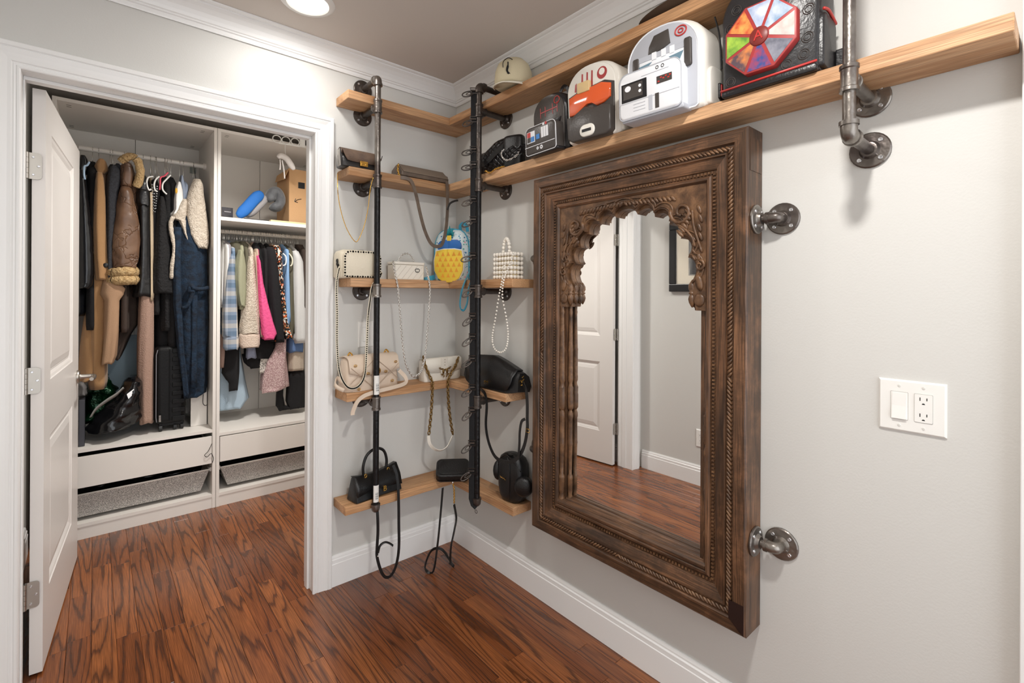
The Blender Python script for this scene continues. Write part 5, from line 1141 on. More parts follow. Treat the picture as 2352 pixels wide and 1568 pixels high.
def garment(name, label, cat, m_, rows, yf=1.36, d=.09, rail='L', bd=None, grp=None, nm='sleeve', hk=True, **k):
    zr = 2.172 if rail == 'L' else 1.752
    R = tofr(rows, yf); x = (R[0][1]+R[0][2])/2; zt = min(zr-.05, R[0][0]+.01)
    t = thing(name, label, cat, (x, 1.57, zt), grp or ('clothes on the left closet rail' if rail == 'L' else 'clothes on the right closet rail'))
    mb = MB(); cloth(mb, rows, yf, d, **k); mb.build(nm, m_, t, smooth=True)
    if bd:
        mb = MB(); xb, ztop, zbot, th = bd; body(mb, x if xb is None else xb, ztop, zbot, th, seed=len(label)); mb.build('body', m_, t, smooth=True)
        zt = ztop
    if hk: hook(t, x if not bd or bd[0] is None else bd[0], zr, zt)
    return t, x, zt
XL = lambda px, py=500, y=1.57: P(px, py, 1, y).x
NAVY = fab('navy_velour', '0b1624', .9, 90, .5, var=(34, '152b40')); CAMEL = fab('camel_wool', 'ad8459', .9, 300, .3, sheen=.2); TAN = fab('light_tan_wool', 'ad8a6c', .9, 300, .3)  # second navy tone paints the velour's highlights into the colour
CHAR = fab('charcoal_wool', '3a3b40', .9, 220, .4, var=(120, '2c2d31')); SHER = fab('cream_sherpa', 'd9cdbd', 1, 120, 1, var=(60, 'c4b6a5')); PUFF = mat('black_puffer', '17181b', .22, bump=(14, .35))
def leather():
    k = N('brown_aviator_leather'); tc = k.n('ShaderNodeTexCoord'); n = k.n('ShaderNodeTexNoise', Scale=9.0, Detail=3.0); k.l(tc.outputs['Object'], n.inputs['Vector'])
    mx = k.n('ShaderNodeVectorMath', operation='MULTIPLY_ADD'); mx.inputs[1].default_value = (.22, .22, .22); k.l(n.outputs['Color'], mx.inputs[0]); k.l(tc.outputs['Object'], mx.inputs[2])
    v = k.n('ShaderNodeTexVoronoi', Scale=9.0); v.feature = 'DISTANCE_TO_EDGE'; k.l(mx.outputs[0], v.inputs['Vector'])
    r = k.ramp(v.outputs['Distance'], [(0, .35), (.04, .85), (.3, 1.)]); k.bump(r.outputs[0], .65, .010)
    c = k.ramp(n.outputs[0], [(.3, '4e382a'), (.5, '6c4f3b'), (.7, '7d5f48')]); k.l(c.outputs[0], k.b.inputs['Base Color']); k.b.inputs['Roughness'].default_value = .4; return k.m
LEA = leather(); SHR = fab('tan_shearling', 'c9ab7d', 1, 110, 1, var=(90, 'a9895c')); BKC = fab('black_cloth', '141315', .9); BKT = fab('black_boucle', '1c1b1c', .95, 70, 1)
DPK = fab('dusty_pink_knit', 'a68878', .9, 160, .4); WHC = fab('white_cloth', 'ecebe8', .8); DBR = fab('dark_brown_cloth', '3f332c', .9); BLE = mat('black_lambskin', '1c1c1e', .3, bump=(30, .4))
# left rail
t, x, z = garment('puffer_coat', 'glossy black quilted puffer coat at the left end of the rail', 'coat', PUFF, [(385, 176, 192), (400, 176, 199), (450, 176, 206), (510, 175, 212), (572, 174, 217), (630, 173, 218), (652, 174, 214), (662, 178, 204)], d=.16, amp=.003, fr=3, sub=6, bd=(XL(184)-.01, 2.09, 1.2, .07), seams=[P(190, q, 1, 1.36).z for q in (450, 510, 572, 634)])
cloth(mb := MB(), [(352, 184, 196), (362, 181, 203), (380, 180, 204), (392, 180, 200)], 1.44, .14); mb.build('hood', PUFF, t, smooth=True)
t, x, z = garment('blazer', 'plain black blazer on a pale blue hanger behind the camel coat', 'blazer', BKC, [(384, 214, 226), (398, 205, 230), (440, 204, 230), (520, 206, 228), (600, 210, 226), (680, 210, 226)], yf=1.42, d=.10, bd=(XL(212), 2.10, 1.12, .05))
MB().tube(spline([P(205, 372, 1, 1.40), P(200, 380, 1, 1.385), P(194, 382, 1, 1.37), P(193, 398, 1, 1.36), P(195, 412, 1, 1.36)], 5), .005, 6).build('hanger', mat('pale_blue_plastic', 'b9d4ee', .35), t, smooth=True)
t, x, z = garment('wool_coat', 'camel wool coat with black button on its cuff', 'coat', CAMEL, [(392, 222, 236), (410, 219, 240), (450, 216, 243), (520, 214, 244), (590, 216, 246), (620, 218, 251), (636, 219, 252), (641, 221, 250)], d=.10, bd=(XL(226), 2.08, .78, .075))
cloth(mb := MB(), [(361, 228, 238), (366, 222, 245), (376, 217, 249), (388, 218, 250), (396, 221, 240)], 1.42, .11, amp=.002); mb.build('collar', CAMEL, t, smooth=True)
MB().lathe([(.0001, .004), (.010, .004), (.013, .002), (.013, 0), (.0001, 0)], 14, M=Matrix.Translation(P(243, 609, 1, 1.366)) @ Matrix.Rotation(PI/2, 4, 'X')).build('button', BLK, t, smooth=True, auto=40)
cloth(mb := MB(), [(650, 206, 240), (700, 196, 238), (780, 187, 236), (850, 183, 232), (872, 182, 224), (880, 182, 205)], 1.42, .20, amp=.006, fr=4); mb.build('skirt', CAMEL, t, smooth=True)
t, x, z = garment('long_coat', 'light tan long coat between the camel and leather coats', 'coat', TAN, [(640, 238, 270), (662, 232, 290), (676, 230, 286), (690, 240, 276), (760, 238, 274), (820, 234, 268), (838, 233, 260)], yf=1.345, d=.13, bd=(XL(252), 2.06, 1.0, .05), nm='skirt')
t, x, z = garment('wool_coat', 'charcoal grey wool coat beside the camel coat', 'coat', CHAR, [(376, 258, 268), (386, 250, 280), (410, 245, 280), (440, 243, 272), (500, 243, 270), (560, 243, 264), (640, 246, 260), (690, 247, 258)], d=.10, bd=(XL(258), 2.10, 1.1, .05))
cloth(mb := MB(), [(372, 266, 276), (382, 264, 286), (400, 266, 289), (420, 270, 284)], 1.40, .12, amp=.003); mb.build('lapel', CHAR, t, smooth=True)
MB().tube(spline([P(276, 376, 1, 1.395), P(285, 385, 1, 1.39), P(290, 402, 1, 1.39)], 5), .0045, 6).build('lining_edge', WHC, t, smooth=True)
t, x, z = garment('dress', 'dark brown long dress hanging deep behind the tan coat', 'dress', DBR, [(640, 268, 314), (700, 270, 320), (745, 272, 318), (770, 268, 300), (800, 264, 286), (828, 258, 272)], yf=1.50, d=.12, bd=(XL(285), 2.05, 1.1, .04), nm='skirt', amp=.008)
t, x, z = garment('aviator_jacket', 'brown leather jacket with thick shearling cuff and fur collar', 'jacket', LEA, [(422, 276, 302), (432, 274, 306), (460, 268, 312), (500, 263, 322), (545, 257, 325), (585, 256, 322), (600, 258, 318), (612, 260, 314)], yf=1.33, d=.13, amp=.003, lump=.006, bd=(XL(300), 2.07, 1.45, .09))
cloth(mb := MB(), [(368, 283, 300), (376, 278, 308), (390, 275, 312), (400, 274, 311), (424, 276, 304)], 1.345, .12, amp=.002, lump=.003); mb.build('shoulder', LEA, t, smooth=True)
def fluffy(mb, pts, r, seed=0, n=12, sq=1.0):
    pts = spline(pts, 7); L = []
    for i, p in enumerate(pts):
        a = pts[max(i-1, 0)]; b = pts[min(i+1, len(pts)-1)]; tt = (b-a).normalized(); e = tt.orthogonal().normalized(); w_ = tt.cross(e)
        k = r*(.55 if i in (0, len(pts)-1) else 1)
        L.append([p+(e*math.cos(2*PI*j/n)+w_*math.sin(2*PI*j/n)*sq)*k*(1+.28*noise.noise(p*60+Vector((j*1.3, seed, 0)))) for j in range(n)])
    return mb.loft(L)
fluffy(mb := MB(), [P(278, 372, 1, 1.37), P(290, 362, 1, 1.35), P(306, 361, 1, 1.34), P(318, 374, 1, 1.34), P(322, 396, 1, 1.34), P(319, 415, 1, 1.35), P(312, 430, 1, 1.36)], .021); mb.build('fur_collar', SHR, t, smooth=True)
cf = MB()
for py in (622, 641):
    a, b = P(256, py, 1, 1.33), P(312, py+4, 1, 1.33); c_ = (a+b)/2; rx_ = (b.x-a.x)/2
    fluffy(cf, [Vector((c_.x+rx_*math.cos(q), 1.395+.055*math.sin(q), c_.z+.004*math.cos(q))) for q in [2*PI*i/10 for i in range(11)]], .027, py)
cf.build('shearling_cuff', SHR, t, smooth=True, label='tan shearling turned-back cuff')
t, x, z = garment('leather_coat', 'black leather coat with raised collar, right of the aviator jacket', 'coat', BLE, [(398, 322, 334), (410, 318, 342), (440, 313, 345), (462, 313, 344), (474, 318, 344), (560, 318, 347), (640, 314, 349), (681, 308, 350)], yf=1.36, d=.12, bd=(XL(328), 2.06, 1.25, .05))
cloth(mb := MB(), [(432, 320, 340), (450, 315, 344), (464, 316, 344), (470, 322, 342)], 1.348, .06, amp=.002); mb.build('pocket_flap', BLE, t, smooth=True)
t, x, z = garment('cardigan', 'cream-edged thin cardigan hanging beside the leather coat', 'cardigan', fab('cream_knit', 'cdb99c', .9), [(440, 344, 350), (500, 344, 350), (600, 345, 351), (690, 345, 352)], yf=1.37, d=.05, bd=(XL(345), 2.05, 1.3, .02), amp=.001)
t, x, z = garment('long_skirt', 'long dusty pink ribbed dress reaching down to the wardrobe floor', 'dress', DPK, [(650, 324, 352), (700, 320, 356), (780, 317, 356), (860, 317, 354), (930, 320, 353), (976, 323, 353)], yf=1.38, d=.12, nm='skirt', amp=.004, fr=7, hk=False)
t, x, z = garment('beaded_top', 'black top with two strings of white beads', 'top', BKC, [(410, 350, 362), (440, 346, 368), (520, 348, 368), (620, 350, 370)], yf=1.40, d=.09, bd=(XL(356), 2.05, 1.2, .03))
m = MB()
for a, b in (((349, 424), (352, 484)), ((361, 428), (358, 478)), ((353, 424), (356, 486))):
    for i in range(10):
        f = i/9; m.ball(P(a[0]+(b[0]-a[0])*f, a[1]+(b[1]-a[1])*f, 1, 1.385), .0042-.0012*f, 6)
m.build('beads', mat('silver_bead', 'd9dce0', .2, .5), t, smooth=True, kind='stuff')
t, x, z = garment('boucle_coat', 'black textured boucle coat in the middle of the left rail', 'coat', BKT, [(448, 368, 378), (470, 364, 382), (520, 360, 388), (580, 356, 392), (630, 353, 394), (652, 351, 400), (672, 354, 404)], yf=1.36, d=.11, bd=(XL(378), 2.07, 1.1, .05), lump=.003)
t, x, z = garment('evening_dress', 'long black dress hanging above the suitcase', 'dress', BKC, [(420, 384, 396), (460, 380, 402), (560, 378, 402), (660, 362, 404), (740, 356, 406), (800, 356, 412)], yf=1.46, d=.16, bd=(XL(392), 2.07, 1.0, .05), nm='skirt')
# plastic hangers showing among the dresses
def hanger(label, m_, pts, y, r=.0045):
    t = thing('clothes_hanger', label, 'hanger', tuple(P(*pts[0], 1, y)), 'plastic hangers on the left rail')
    MB().tube(spline([P(a, b, 1, y) for a, b in pts], 5), r, 7).build('arm', m_, t, smooth=True)
    xx = P(*pts[0], 1, y).x
    MB().tube([Vector((xx, y+.01, P(*pts[0], 1, y).z)), Vector((xx, 1.56, 2.13)), Vector((xx, 1.552, 2.165)), Vector((xx, 1.562, 2.186)), Vector((xx, 1.58, 2.186))], .0019, 5).build('hanger_hook', SILV, t, smooth=True)
hanger('white plastic hanger looped in front of the beaded top', WHITE, [(352, 405), (340, 408), (337, 422), (342, 436), (347, 434)], 1.37)
hanger('white plastic hanger just right of the beaded strings', WHITE, [(366, 405), (358, 412), (354, 424), (356, 436), (362, 440)], 1.372)
hanger('white plastic hanger around the dark boucle shoulder', WHITE, [(392, 402), (382, 412), (374, 422), (374, 436), (383, 446)], 1.368)
hanger('coral pink plastic hanger in the middle of the left rail', mat('coral_plastic', 'e2566a', .35), [(386, 396), (378, 404), (369, 408), (368, 424), (367, 436)], 1.380)
t, x, z = garment('shirt', 'white shirt with a small yellow patch beside the fleece vest', 'shirt', WHC, [(415, 410, 416), (430, 404, 420), (455, 400, 422), (480, 400, 421), (492, 393, 414)], yf=1.37, d=.09, bd=(XL(412), 2.05, 1.5, .03))
MB().ball(P(405, 438, 1, 1.372), 1, 10, M=None, sc=(.007, .004, .020)).build('yellow_patch', mat('mustard', 'd9a62e', .6), t, smooth=True) if False else MB(Matrix.Translation(P(405, 438, 1, 1.371))).ball((0, 0, 0), 1, 10, M=Matrix.Diagonal((.007, .005, .018, 1))).build('yellow_patch', mat('mustard', 'd9a62e', .6), t, smooth=True)
t, x, z = garment('blouse', 'dusty blue blouse between the white shirt and the vest', 'blouse', fab('dusty_blue_cloth', '8b96a8', .8), [(400, 417, 421), (415, 415, 424), (440, 418, 431), (470, 420, 434)], yf=1.40, d=.09, bd=(XL(420), 2.06, 1.5, .03))
t, x, z = garment('bathrobe', 'navy blue velour bathrobe with a knotted tie', 'robe', NAVY, [(470, 420, 470), (520, 404, 478), (580, 396, 480), (650, 396, 481), (740, 400, 482), (820, 408, 482), (880, 420, 481), (908, 425, 478), (916, 428, 455)], yf=1.36, d=.20, amp=.009, fr=6, hk=False, nm='body')
cloth(mb := MB(), [(520, 400, 418), (600, 398, 416), (700, 400, 418), (800, 410, 424), (880, 420, 434), (914, 424, 436)], 1.345, .05, amp=.003); mb.build('front_edge', NAVY, t, smooth=True)
cloth(mb := MB(), [(664, 440, 456), (700, 440, 454), (800, 440, 454), (890, 439, 453)], 1.335, .03, amp=.002); mb.build('belt_end', NAVY, t, smooth=True)
m = MB(); m.tube(spline([P(478, 660, 1, 1.35), P(462, 664, 1, 1.33), P(447, 662, 1, 1.32), P(438, 655, 1, 1.325), P(436, 668, 1, 1.33), P(446, 668, 1, 1.32)], 5), .012, 8); m.tube(spline([P(420, 707, 1, 1.35), P(432, 700, 1, 1.335), P(446, 664, 1, 1.325)], 5), .011, 8); m.build('belt_knot', NAVY, t, smooth=True)
t, x, z = garment('fleece_vest', 'cream sherpa fleece vest at the right end of the left rail', 'vest', SHER, [(407, 448, 466), (418, 443, 470), (440, 434, 472), (465, 428, 476), (500, 428, 480), (535, 434, 483), (556, 446, 482), (568, 458, 476)], yf=1.34, d=.15, amp=.004, fr=4, lump=.004)
cloth(mb := MB(), [(455, 421, 432), (475, 408, 432), (490, 397, 430), (500, 393, 428), (505, 412, 428), (540, 424, 432), (556, 432, 440)], 1.36, .07, amp=.002, lump=.003); mb.build('left_front', SHER, t, smooth=True)
fluffy(mb := MB(), [P(398, 497, 1, 1.36), P(392, 512, 1, 1.36), P(394, 535, 1, 1.36), P(400, 560, 1, 1.36), P(401, 578, 1, 1.36), P(396, 605, 1, 1.36), P(394, 640, 1, 1.37)], .0115); mb.build('edge_band', SHER, t, smooth=True)
MB().tube([(P(452, 410, 1, 1.42).x, 1.56, 2.17), (P(452, 410, 1, 1.42).x, 1.45, P(452, 410, 1, 1.42).z)], .002, 5).build('hanger_hook', DARKM, t)
# right rail
PLD = N('plaid_flannel'); tc = PLD.n('ShaderNodeTexCoord'); sp3 = PLD.n('ShaderNodeSeparateXYZ'); PLD.l(tc.outputs['Object'], sp3.inputs[0])
def band(o, sc):
    a = PLD.n('ShaderNodeMath', operation='MULTIPLY'); a.inputs[1].default_value = sc; PLD.l(o, a.inputs[0]); b = PLD.n('ShaderNodeMath', operation='FRACT'); PLD.l(a.outputs[0], b.inputs[0]); return b.outputs[0]
bz = PLD.ramp(band(sp3.outputs[2], 9.5), [(0, '5d7288'), (.3, '8f9db0'), (.5, 'd7cdbf'), (.78, '9aa0ad')], 'CONSTANT'); bx = PLD.ramp(band(sp3.outputs[0], 11.), [(0, '7187a0'), (.35, 'e8dfd3'), (.6, 'a9b4c4'), (.8, '67798f')], 'CONSTANT')
PLD.l(PLD.mix(.5, bz.outputs[0], bx.outputs[0]), PLD.b.inputs['Base Color']); PLD.b.inputs['Roughness'].default_value = .85; PLD = PLD.m
FLW = N('floral_blouse'); tc = FLW.n('ShaderNodeTexCoord'); v1 = FLW.n('ShaderNodeTexVoronoi', Scale=95.0); FLW.l(tc.outputs['Object'], v1.inputs['Vector']); sep = FLW.n('ShaderNodeSeparateColor'); FLW.l(v1.outputs['Color'], sep.inputs[0])
FLW.l(FLW.ramp(sep.outputs[0], [(0, '141214'), (.45, 'e8e0d4'), (.62, 'd2622a'), (.76, '141214'), (.9, 'c98a5a')], 'CONSTANT').outputs[0], FLW.b.inputs['Base Color']); FLW = FLW.m
SPK = N('speckled_pink'); tc = SPK.n('ShaderNodeTexCoord'); v1 = SPK.n('ShaderNodeTexVoronoi', Scale=170.0); SPK.l(tc.outputs['Object'], v1.inputs['Vector'])
SPK.l(SPK.ramp(v1.outputs['Distance'], [(.25, 'e3cfcb'), (.55, 'a88687')]).outputs[0], SPK.b.inputs['Base Color']); SPK.b.inputs['Roughness'].default_value = .8; SPK = SPK.m
OLV = fab('olive_cotton', '9a9a80', .85, 200, .2); OLD = fab('olive_dark', '5e5a4a', .9); PNK = fab('hot_pink_fleece', 'ec5b93', .85, 60, .5); SKY = fab('sky_blue_cloth', '8db3de', .8); DEN = fab('pale_blue_cotton', 'a9bccb', .85, 220, .2)
GR = 'clothes on the right closet rail'
def G(name, label, cat, m_, rows, bd=True, **k):
    k.setdefault('yf', 1.42); k.setdefault('d', .09); k.setdefault('rail', 'R')
    R = tofr(rows, k['yf']); x = (R[0][1]+R[0][2])/2
    zb = R[-1][0]
    return garment(name, label, cat, m_, rows, bd=(x+.01, 1.69, max(zb-.02, 1.0) if bd is True else bd, .035) if bd else None, **k)
G('shirt', 'white shirt against the left side of the right wardrobe', 'shirt', WHC, [(556, 512, 522), (580, 509, 522), (640, 508, 518), (700, 508, 515)], yf=1.46)
G('jacket', 'light grey jacket next to the white shirt', 'jacket', fab('light_grey_cloth', '9b969a', .85), [(556, 516, 526), (575, 515, 529), (620, 515, 530), (690, 512, 526)], yf=1.44)
t, x, z = G('flannel_shirt', 'blue grey and white plaid flannel shirt with buttoned cuff', 'shirt', PLD, [(582, 532, 538), (592, 528, 541), (620, 524, 543), (660, 520, 546), (720, 515, 549), (770, 515, 551), (775, 518, 551)], yf=1.38, d=.10, seed=2)
cloth(mb := MB(), [(774, 519, 550), (780, 517, 552), (800, 517, 552), (804, 519, 550)], 1.375, .105, amp=.001, xz=None); mb.build('cuff', PLD, t, smooth=True)
t, x, z = G('hooded_jacket', 'pale olive hooded jacket beside the plaid shirt', 'jacket', OLV, [(572, 552, 560), (590, 546, 564), (612, 542, 567), (640, 542, 566), (672, 545, 566), (690, 549, 564), (704, 555, 562)], yf=1.37, d=.12, amp=.006)
cloth(mb := MB(), [(555, 534, 552), (562, 528, 562), (580, 534, 566), (594, 542, 566)], 1.42, .14, amp=.003); mb.build('hood', OLD, t, smooth=True)
G('hooded_jacket', 'darker olive hooded jacket behind the pale olive one', 'jacket', OLD, [(553, 554, 566), (560, 548, 574), (580, 558, 580), (640, 562, 574), (720, 552, 568), (765, 549, 556)], yf=1.45, d=.10)
t, x, z = G('teddy_jacket', 'cream teddy fleece jacket between the olive and pink tops', 'jacket', SHER, [(588, 574, 582), (600, 571, 586), (640, 568, 589), (700, 561, 595), (760, 555, 600), (768, 555, 601)], yf=1.37, d=.11, lump=.003)
cloth(mb := MB(), [(768, 554, 601), (776, 553, 602), (794, 553, 602), (799, 556, 600)], 1.366, .115, amp=.002, lump=.002); mb.build('cuff', fab('cuff_beige', 'd8c4b4', .95, 140, .6), t, smooth=True)
G('sweater', 'thin beige sweater left of the hot pink one', 'sweater', fab('beige_knit', 'b9a490', .9), [(578, 586, 592), (590, 583, 596), (650, 588, 598), (740, 594, 602), (775, 598, 606)], yf=1.40)
G('sweater', 'hot pink fleece sweater', 'sweater', PNK, [(586, 592, 596), (600, 593, 600), (650, 595, 606), (700, 597, 618), (740, 600, 630), (768, 603, 640), (780, 608, 632)], yf=1.365, d=.09)
G('hoodie', 'black hoodie just right of the hot pink sweater', 'hoodie', BKC, [(556, 586, 594), (566, 581, 600), (600, 596, 610), (680, 604, 622), (740, 612, 636), (780, 622, 640)], yf=1.43, d=.10)
G('hoodie', 'second black hoodie from the hot pink sweater', 'hoodie', fab('soft_black', '1d1b1d', .95), [(560, 600, 608), (572, 596, 614), (640, 606, 622), (760, 620, 640)], yf=1.45, d=.10)
G('sweatshirt', 'wide black long-sleeved sweatshirt before the floral blouse', 'sweatshirt', fab('speckled_black', '18171a', .95, 90, .2), [(566, 618, 632), (576, 614, 640), (620, 616, 645), (700, 622, 651), (750, 628, 655), (786, 636, 657)], yf=1.38, d=.11)
t, x, z = G('blouse', 'black blouse printed with orange and white flowers', 'blouse', FLW, [(562, 632, 644), (580, 634, 650), (620, 641, 650), (680, 646, 655), (740, 651, 662), (762, 652, 670), (778, 656, 676)], yf=1.375, d=.08)
G('shirt', 'sky blue shirt right of the floral blouse', 'shirt', SKY, [(586, 657, 661), (600, 656, 664), (660, 658, 667), (740, 663, 669)], yf=1.40, d=.08)
MB().tube(spline([P(654, 584, 1, 1.39), P(658, 590, 1, 1.38), P(656, 606, 1, 1.38), P(650, 610, 1, 1.38)], 5), .0045, 6)
t = thing('clothes_hanger', 'white plastic hanger showing above the sky blue shirt', 'hanger', tuple(P(656, 600, 1, 1.38)), 'hangers on the right rail'); MB().tube(spline([P(650, 582, 1, 1.39), P(657, 590, 1, 1.37), P(656, 606, 1, 1.37), P(650, 610, 1, 1.37)], 5), .0045, 6).build('arm', WHITE, t, smooth=True)
t = thing('clothes_hanger', 'cream plastic hanger showing above the dark olive shirt', 'hanger', tuple(P(672, 600, 1, 1.38)), 'hangers on the right rail'); MB().tube(spline([P(664, 582, 1, 1.39), P(671, 592, 1, 1.37), P(671, 606, 1, 1.37), P(667, 611, 1, 1.37)], 5), .0045, 6).build('arm', mat('cream_plastic', 'e9e2c9', .4), t, smooth=True)
G('shirt', 'dark olive shirt between the blue shirt and pale grey sweater', 'shirt', OLD, [(568, 662, 672), (590, 664, 676), (680, 667, 677), (765, 668, 679)], yf=1.41)
G('sweater', 'pale grey sweater at the right edge of the doorway', 'sweater', fab('pale_grey_knit', 'd3d3d2', .9), [(575, 674, 690), (600, 675, 700), (660, 676, 705), (740, 677, 706), (788, 680, 706)], yf=1.39, d=.12)
G('coat', 'dark brown coat at the far right end of the rail', 'coat', DBR, [(560, 684, 700), (600, 690, 712), (700, 694, 716)], yf=1.46, d=.12)
def low(name, label, cat, m_, rows, yf=1.48, d=.12, nm='body', **k):
    R = tofr(rows, yf); t = thing(name, label, cat, ((R[0][1]+R[0][2])/2, 1.57, R[0][0]), 'longer clothes showing under the right rail')
    cloth(mb := MB(), rows, yf, d, **k); mb.build(nm, m_, t, smooth=True); return t
low('trousers', 'black trousers hanging under the plaid shirt', 'trousers', BKC, [(760, 524, 556), (820, 518, 554), (860, 514, 553), (882, 528, 551), (898, 528, 549)], yf=1.46)
low('dress', 'pale blue cotton dress reaching near the shelf', 'dress', DEN, [(740, 520, 554), (820, 512, 558), (880, 508, 566), (925, 507, 575), (944, 508, 558)], yf=1.52, d=.16, amp=.010, fr=7)
low('skirt', 'pink patterned scarf showing left of the black trousers', 'scarf', fab('faded_pink', 'b99a8c', .9), [(770, 509, 519), (810, 508, 519), (845, 509, 514)], yf=1.50)
low('dress', 'black dress hem below the hot pink sweater', 'dress', BKC, [(770, 566, 640), (800, 566, 643), (824, 566, 645), (828, 568, 644)], yf=1.47)
low('top', 'black ruffled top hem over the lace top', 'top', BKC, [(815, 560, 600), (835, 566, 612), (846, 578, 600)], yf=1.50)
low('shirt', 'small blue grey shirt tail below the cream jacket', 'shirt', fab('blue_grey_cloth', '8c93a8', .85), [(780, 571, 587), (800, 569, 588), (824, 568, 590)], yf=1.44, d=.05)
LAC = N('lace_cloth'); tc = LAC.n('ShaderNodeTexCoord'); v1 = LAC.n('ShaderNodeTexVoronoi', Scale=110.0); LAC.l(tc.outputs['Object'], v1.inputs['Vector']); LAC.l(LAC.ramp(v1.outputs['Distance'], [(.3, '6d6862'), (.5, 'dcd6cd')]).outputs[0], LAC.b.inputs['Base Color']); LAC = LAC.m
low('top', 'white lace top hem left of the speckled skirt', 'top', LAC, [(820, 600, 622), (840, 597, 620), (857, 598, 618)], yf=1.48, d=.06)
low('skirt', 'dusty pink speckled long skirt', 'skirt', SPK, [(770, 642, 662), (800, 634, 663), (830, 616, 664), (870, 606, 667), (896, 604, 669), (903, 606, 640)], yf=1.43, d=.15, amp=.008, fr=5)
low('top', 'denim blue top hem at the doorway edge', 'top', fab('denim_blue', '5f7ba8', .85), [(770, 664, 700), (790, 664, 702), (810, 665, 702)], yf=1.44)
low('blouse', 'beige pleated blouse under the denim blue top', 'blouse', fab('beige_satin', 'c2b3a2', .7), [(800, 666, 702), (830, 666, 702), (852, 668, 702)], yf=1.46, amp=.006, fr=9)
low('trousers', 'black knit trousers at the right doorway edge', 'trousers', BKC, [(850, 668, 704), (890, 664, 706), (925, 662, 706), (940, 668, 704)], yf=1.48)
low('scarf', 'black scarf loop trailing on the right wardrobe shelf', 'scarf', BKC, [(870, 640, 655), (910, 638, 652), (935, 637, 656), (943, 642, 690)], yf=1.50, d=.06)
# the rest of the hooks crowding the right rail
m = MB()
rx = random.Random(5)
for i in range(34):
    xx = -.86+i*.0152+rx.random()*.005; zt = 1.70-.02*rx.random()
    m.tube([(xx, 1.57+.0165*math.sin(math.radians(q)), 1.752+.0165*math.cos(math.radians(q))) for q in (-100, -40, 20, 80, 140)]+[(xx+.002, 1.573, 1.72), (xx+.004*rx.random(), 1.57, zt)], .0015, 4)
tag(m.build('hanger_hooks', SILV, smooth=True, kind='stuff'), 'crowd of thin metal hanger hooks along the right closet rail', 'hanger hooks')
# ------------------------------------------------------------------ shelf and floor of the wardrobes
SZ = 1.812
t = thing('neck_pillow', 'blue and grey curved neck pillow leaning on the closet shelf', 'pillow', tuple(P(575, 495, 1, 1.42)))
def curved(pts, r, m_, nm, sq, seed=0, n=16, ref=None):
    L = []; pts = spline(pts, 6)
    for i, p in enumerate(pts):
        a = pts[max(i-1, 0)]; b = pts[min(i+1, len(pts)-1)]; tt = (b-a).normalized(); e = Vector((0, 1, 0)); e = (e-tt*e.dot(tt)).normalized(); w_ = tt.cross(e)
        f = i/(len(pts)-1); k = r*(.45+.55*min(1, 6*f*(1-f)+.0)) if 0 < f < 1 else r*.2
        L.append([p+(e*math.cos(2*PI*j/n)*sq+w_*math.sin(2*PI*j/n))*k for j in range(n)])
    return MB().loft(L).build(nm, m_, t, smooth=True)
B1, B2, B3, B4 = P(556, 492, 1, 1.44), P(574, 474, 1, 1.44), P(592, 456, 1, 1.45), P(604, 450, 1, 1.46)
curved([P(546, 498, 1, 1.40), P(566, 478, 1, 1.40), P(586, 456, 1, 1.41), P(603, 442, 1, 1.42)], .036, mat('royal_blue_mesh', '2470c4', .7, bump=(300, .3)), 'blue_top', .55)
curved([P(562, 496, 1, 1.44), P(582, 480, 1, 1.44), P(600, 462, 1, 1.45), P(609, 450, 1, 1.46)], .034, fab('grey_mesh', 'a9a6a8', .8), 'grey_side', .8)
t = thing('travel_pillow', 'grey velvet travel pillow beside the blue one', 'pillow', tuple(P(632, 492, 1, 1.5)))
c_ = P(632, 458, 1, 1.46); m = MB(); L = []
for i in range(25):
    a = math.radians(-140+i*345/24); p = c_+Vector((math.cos(a)*.030, 0, math.sin(a)*.052)); tt = Vector((-math.sin(a), 0, math.cos(a))); e = Vector((0, 1, 0)); w_ = Vector((math.cos(a), 0, math.sin(a)))
    k = .046*(1 if 0 < i < 24 else .35); L.append([p+(e*math.cos(2*PI*j/14)*1.1+w_*math.sin(2*PI*j/14)*.8)*k*(1+.1*noise.noise(p*40+Vector((j, 0, 0)))) for j in range(14)])
m.loft(L).build('ring_cushion', mat('grey_velvet', '6f7174', .7, bump=(40, .6), sheen=.4, var=(20, '5a5c60')), t, smooth=True)
KR = mat('kraft_cardboard', 'd6aa7c', .8, bump=(90, .1))
t = thing('cardboard_box', 'brown cardboard shipping box with black arrow print on the closet shelf', 'box', tuple(P(675, 500, 1, 1.42)))
xa, xb = P(664, 450, 1, 1.42).x, P(712, 450, 1, 1.42).x; zt_ = P(675, 388, 1, 1.42).z
MB().box((xa, 1.42, SZ+.016), (xb, 1.72, zt_)).build('carton', KR, t, bevel=.002)
MB().add([(xa, 1.42, zt_), (xa, 1.72, zt_), (xa-.012, 1.72, zt_-.05), (xa-.035, 1.42, zt_-.085)], [(0, 1, 2, 3)]).build('carton_flap', KR, t, solid=.003)
m = MB(); pa = P(674, 461, 1, 1.4185); m.tube(spline([P(692, 457, 1, 1.4185), P(683, 459, 1, 1.4185), P(677, 463, 1, 1.4185), P(679, 456, 1, 1.4185)], 4), .0022, 5); m.tube([P(677, 463, 1, 1.4185), P(684, 465, 1, 1.4185)], .0022, 5); m.build('arrow_print', BLK, t)
MB().box((P(685, 430, 1, 1.419).x, 1.4185, P(685, 432, 1, 1.419).z), (P(700, 430, 1, 1.419).x, 1.4198, P(685, 418, 1, 1.419).z)).build('mark', BLK, t)
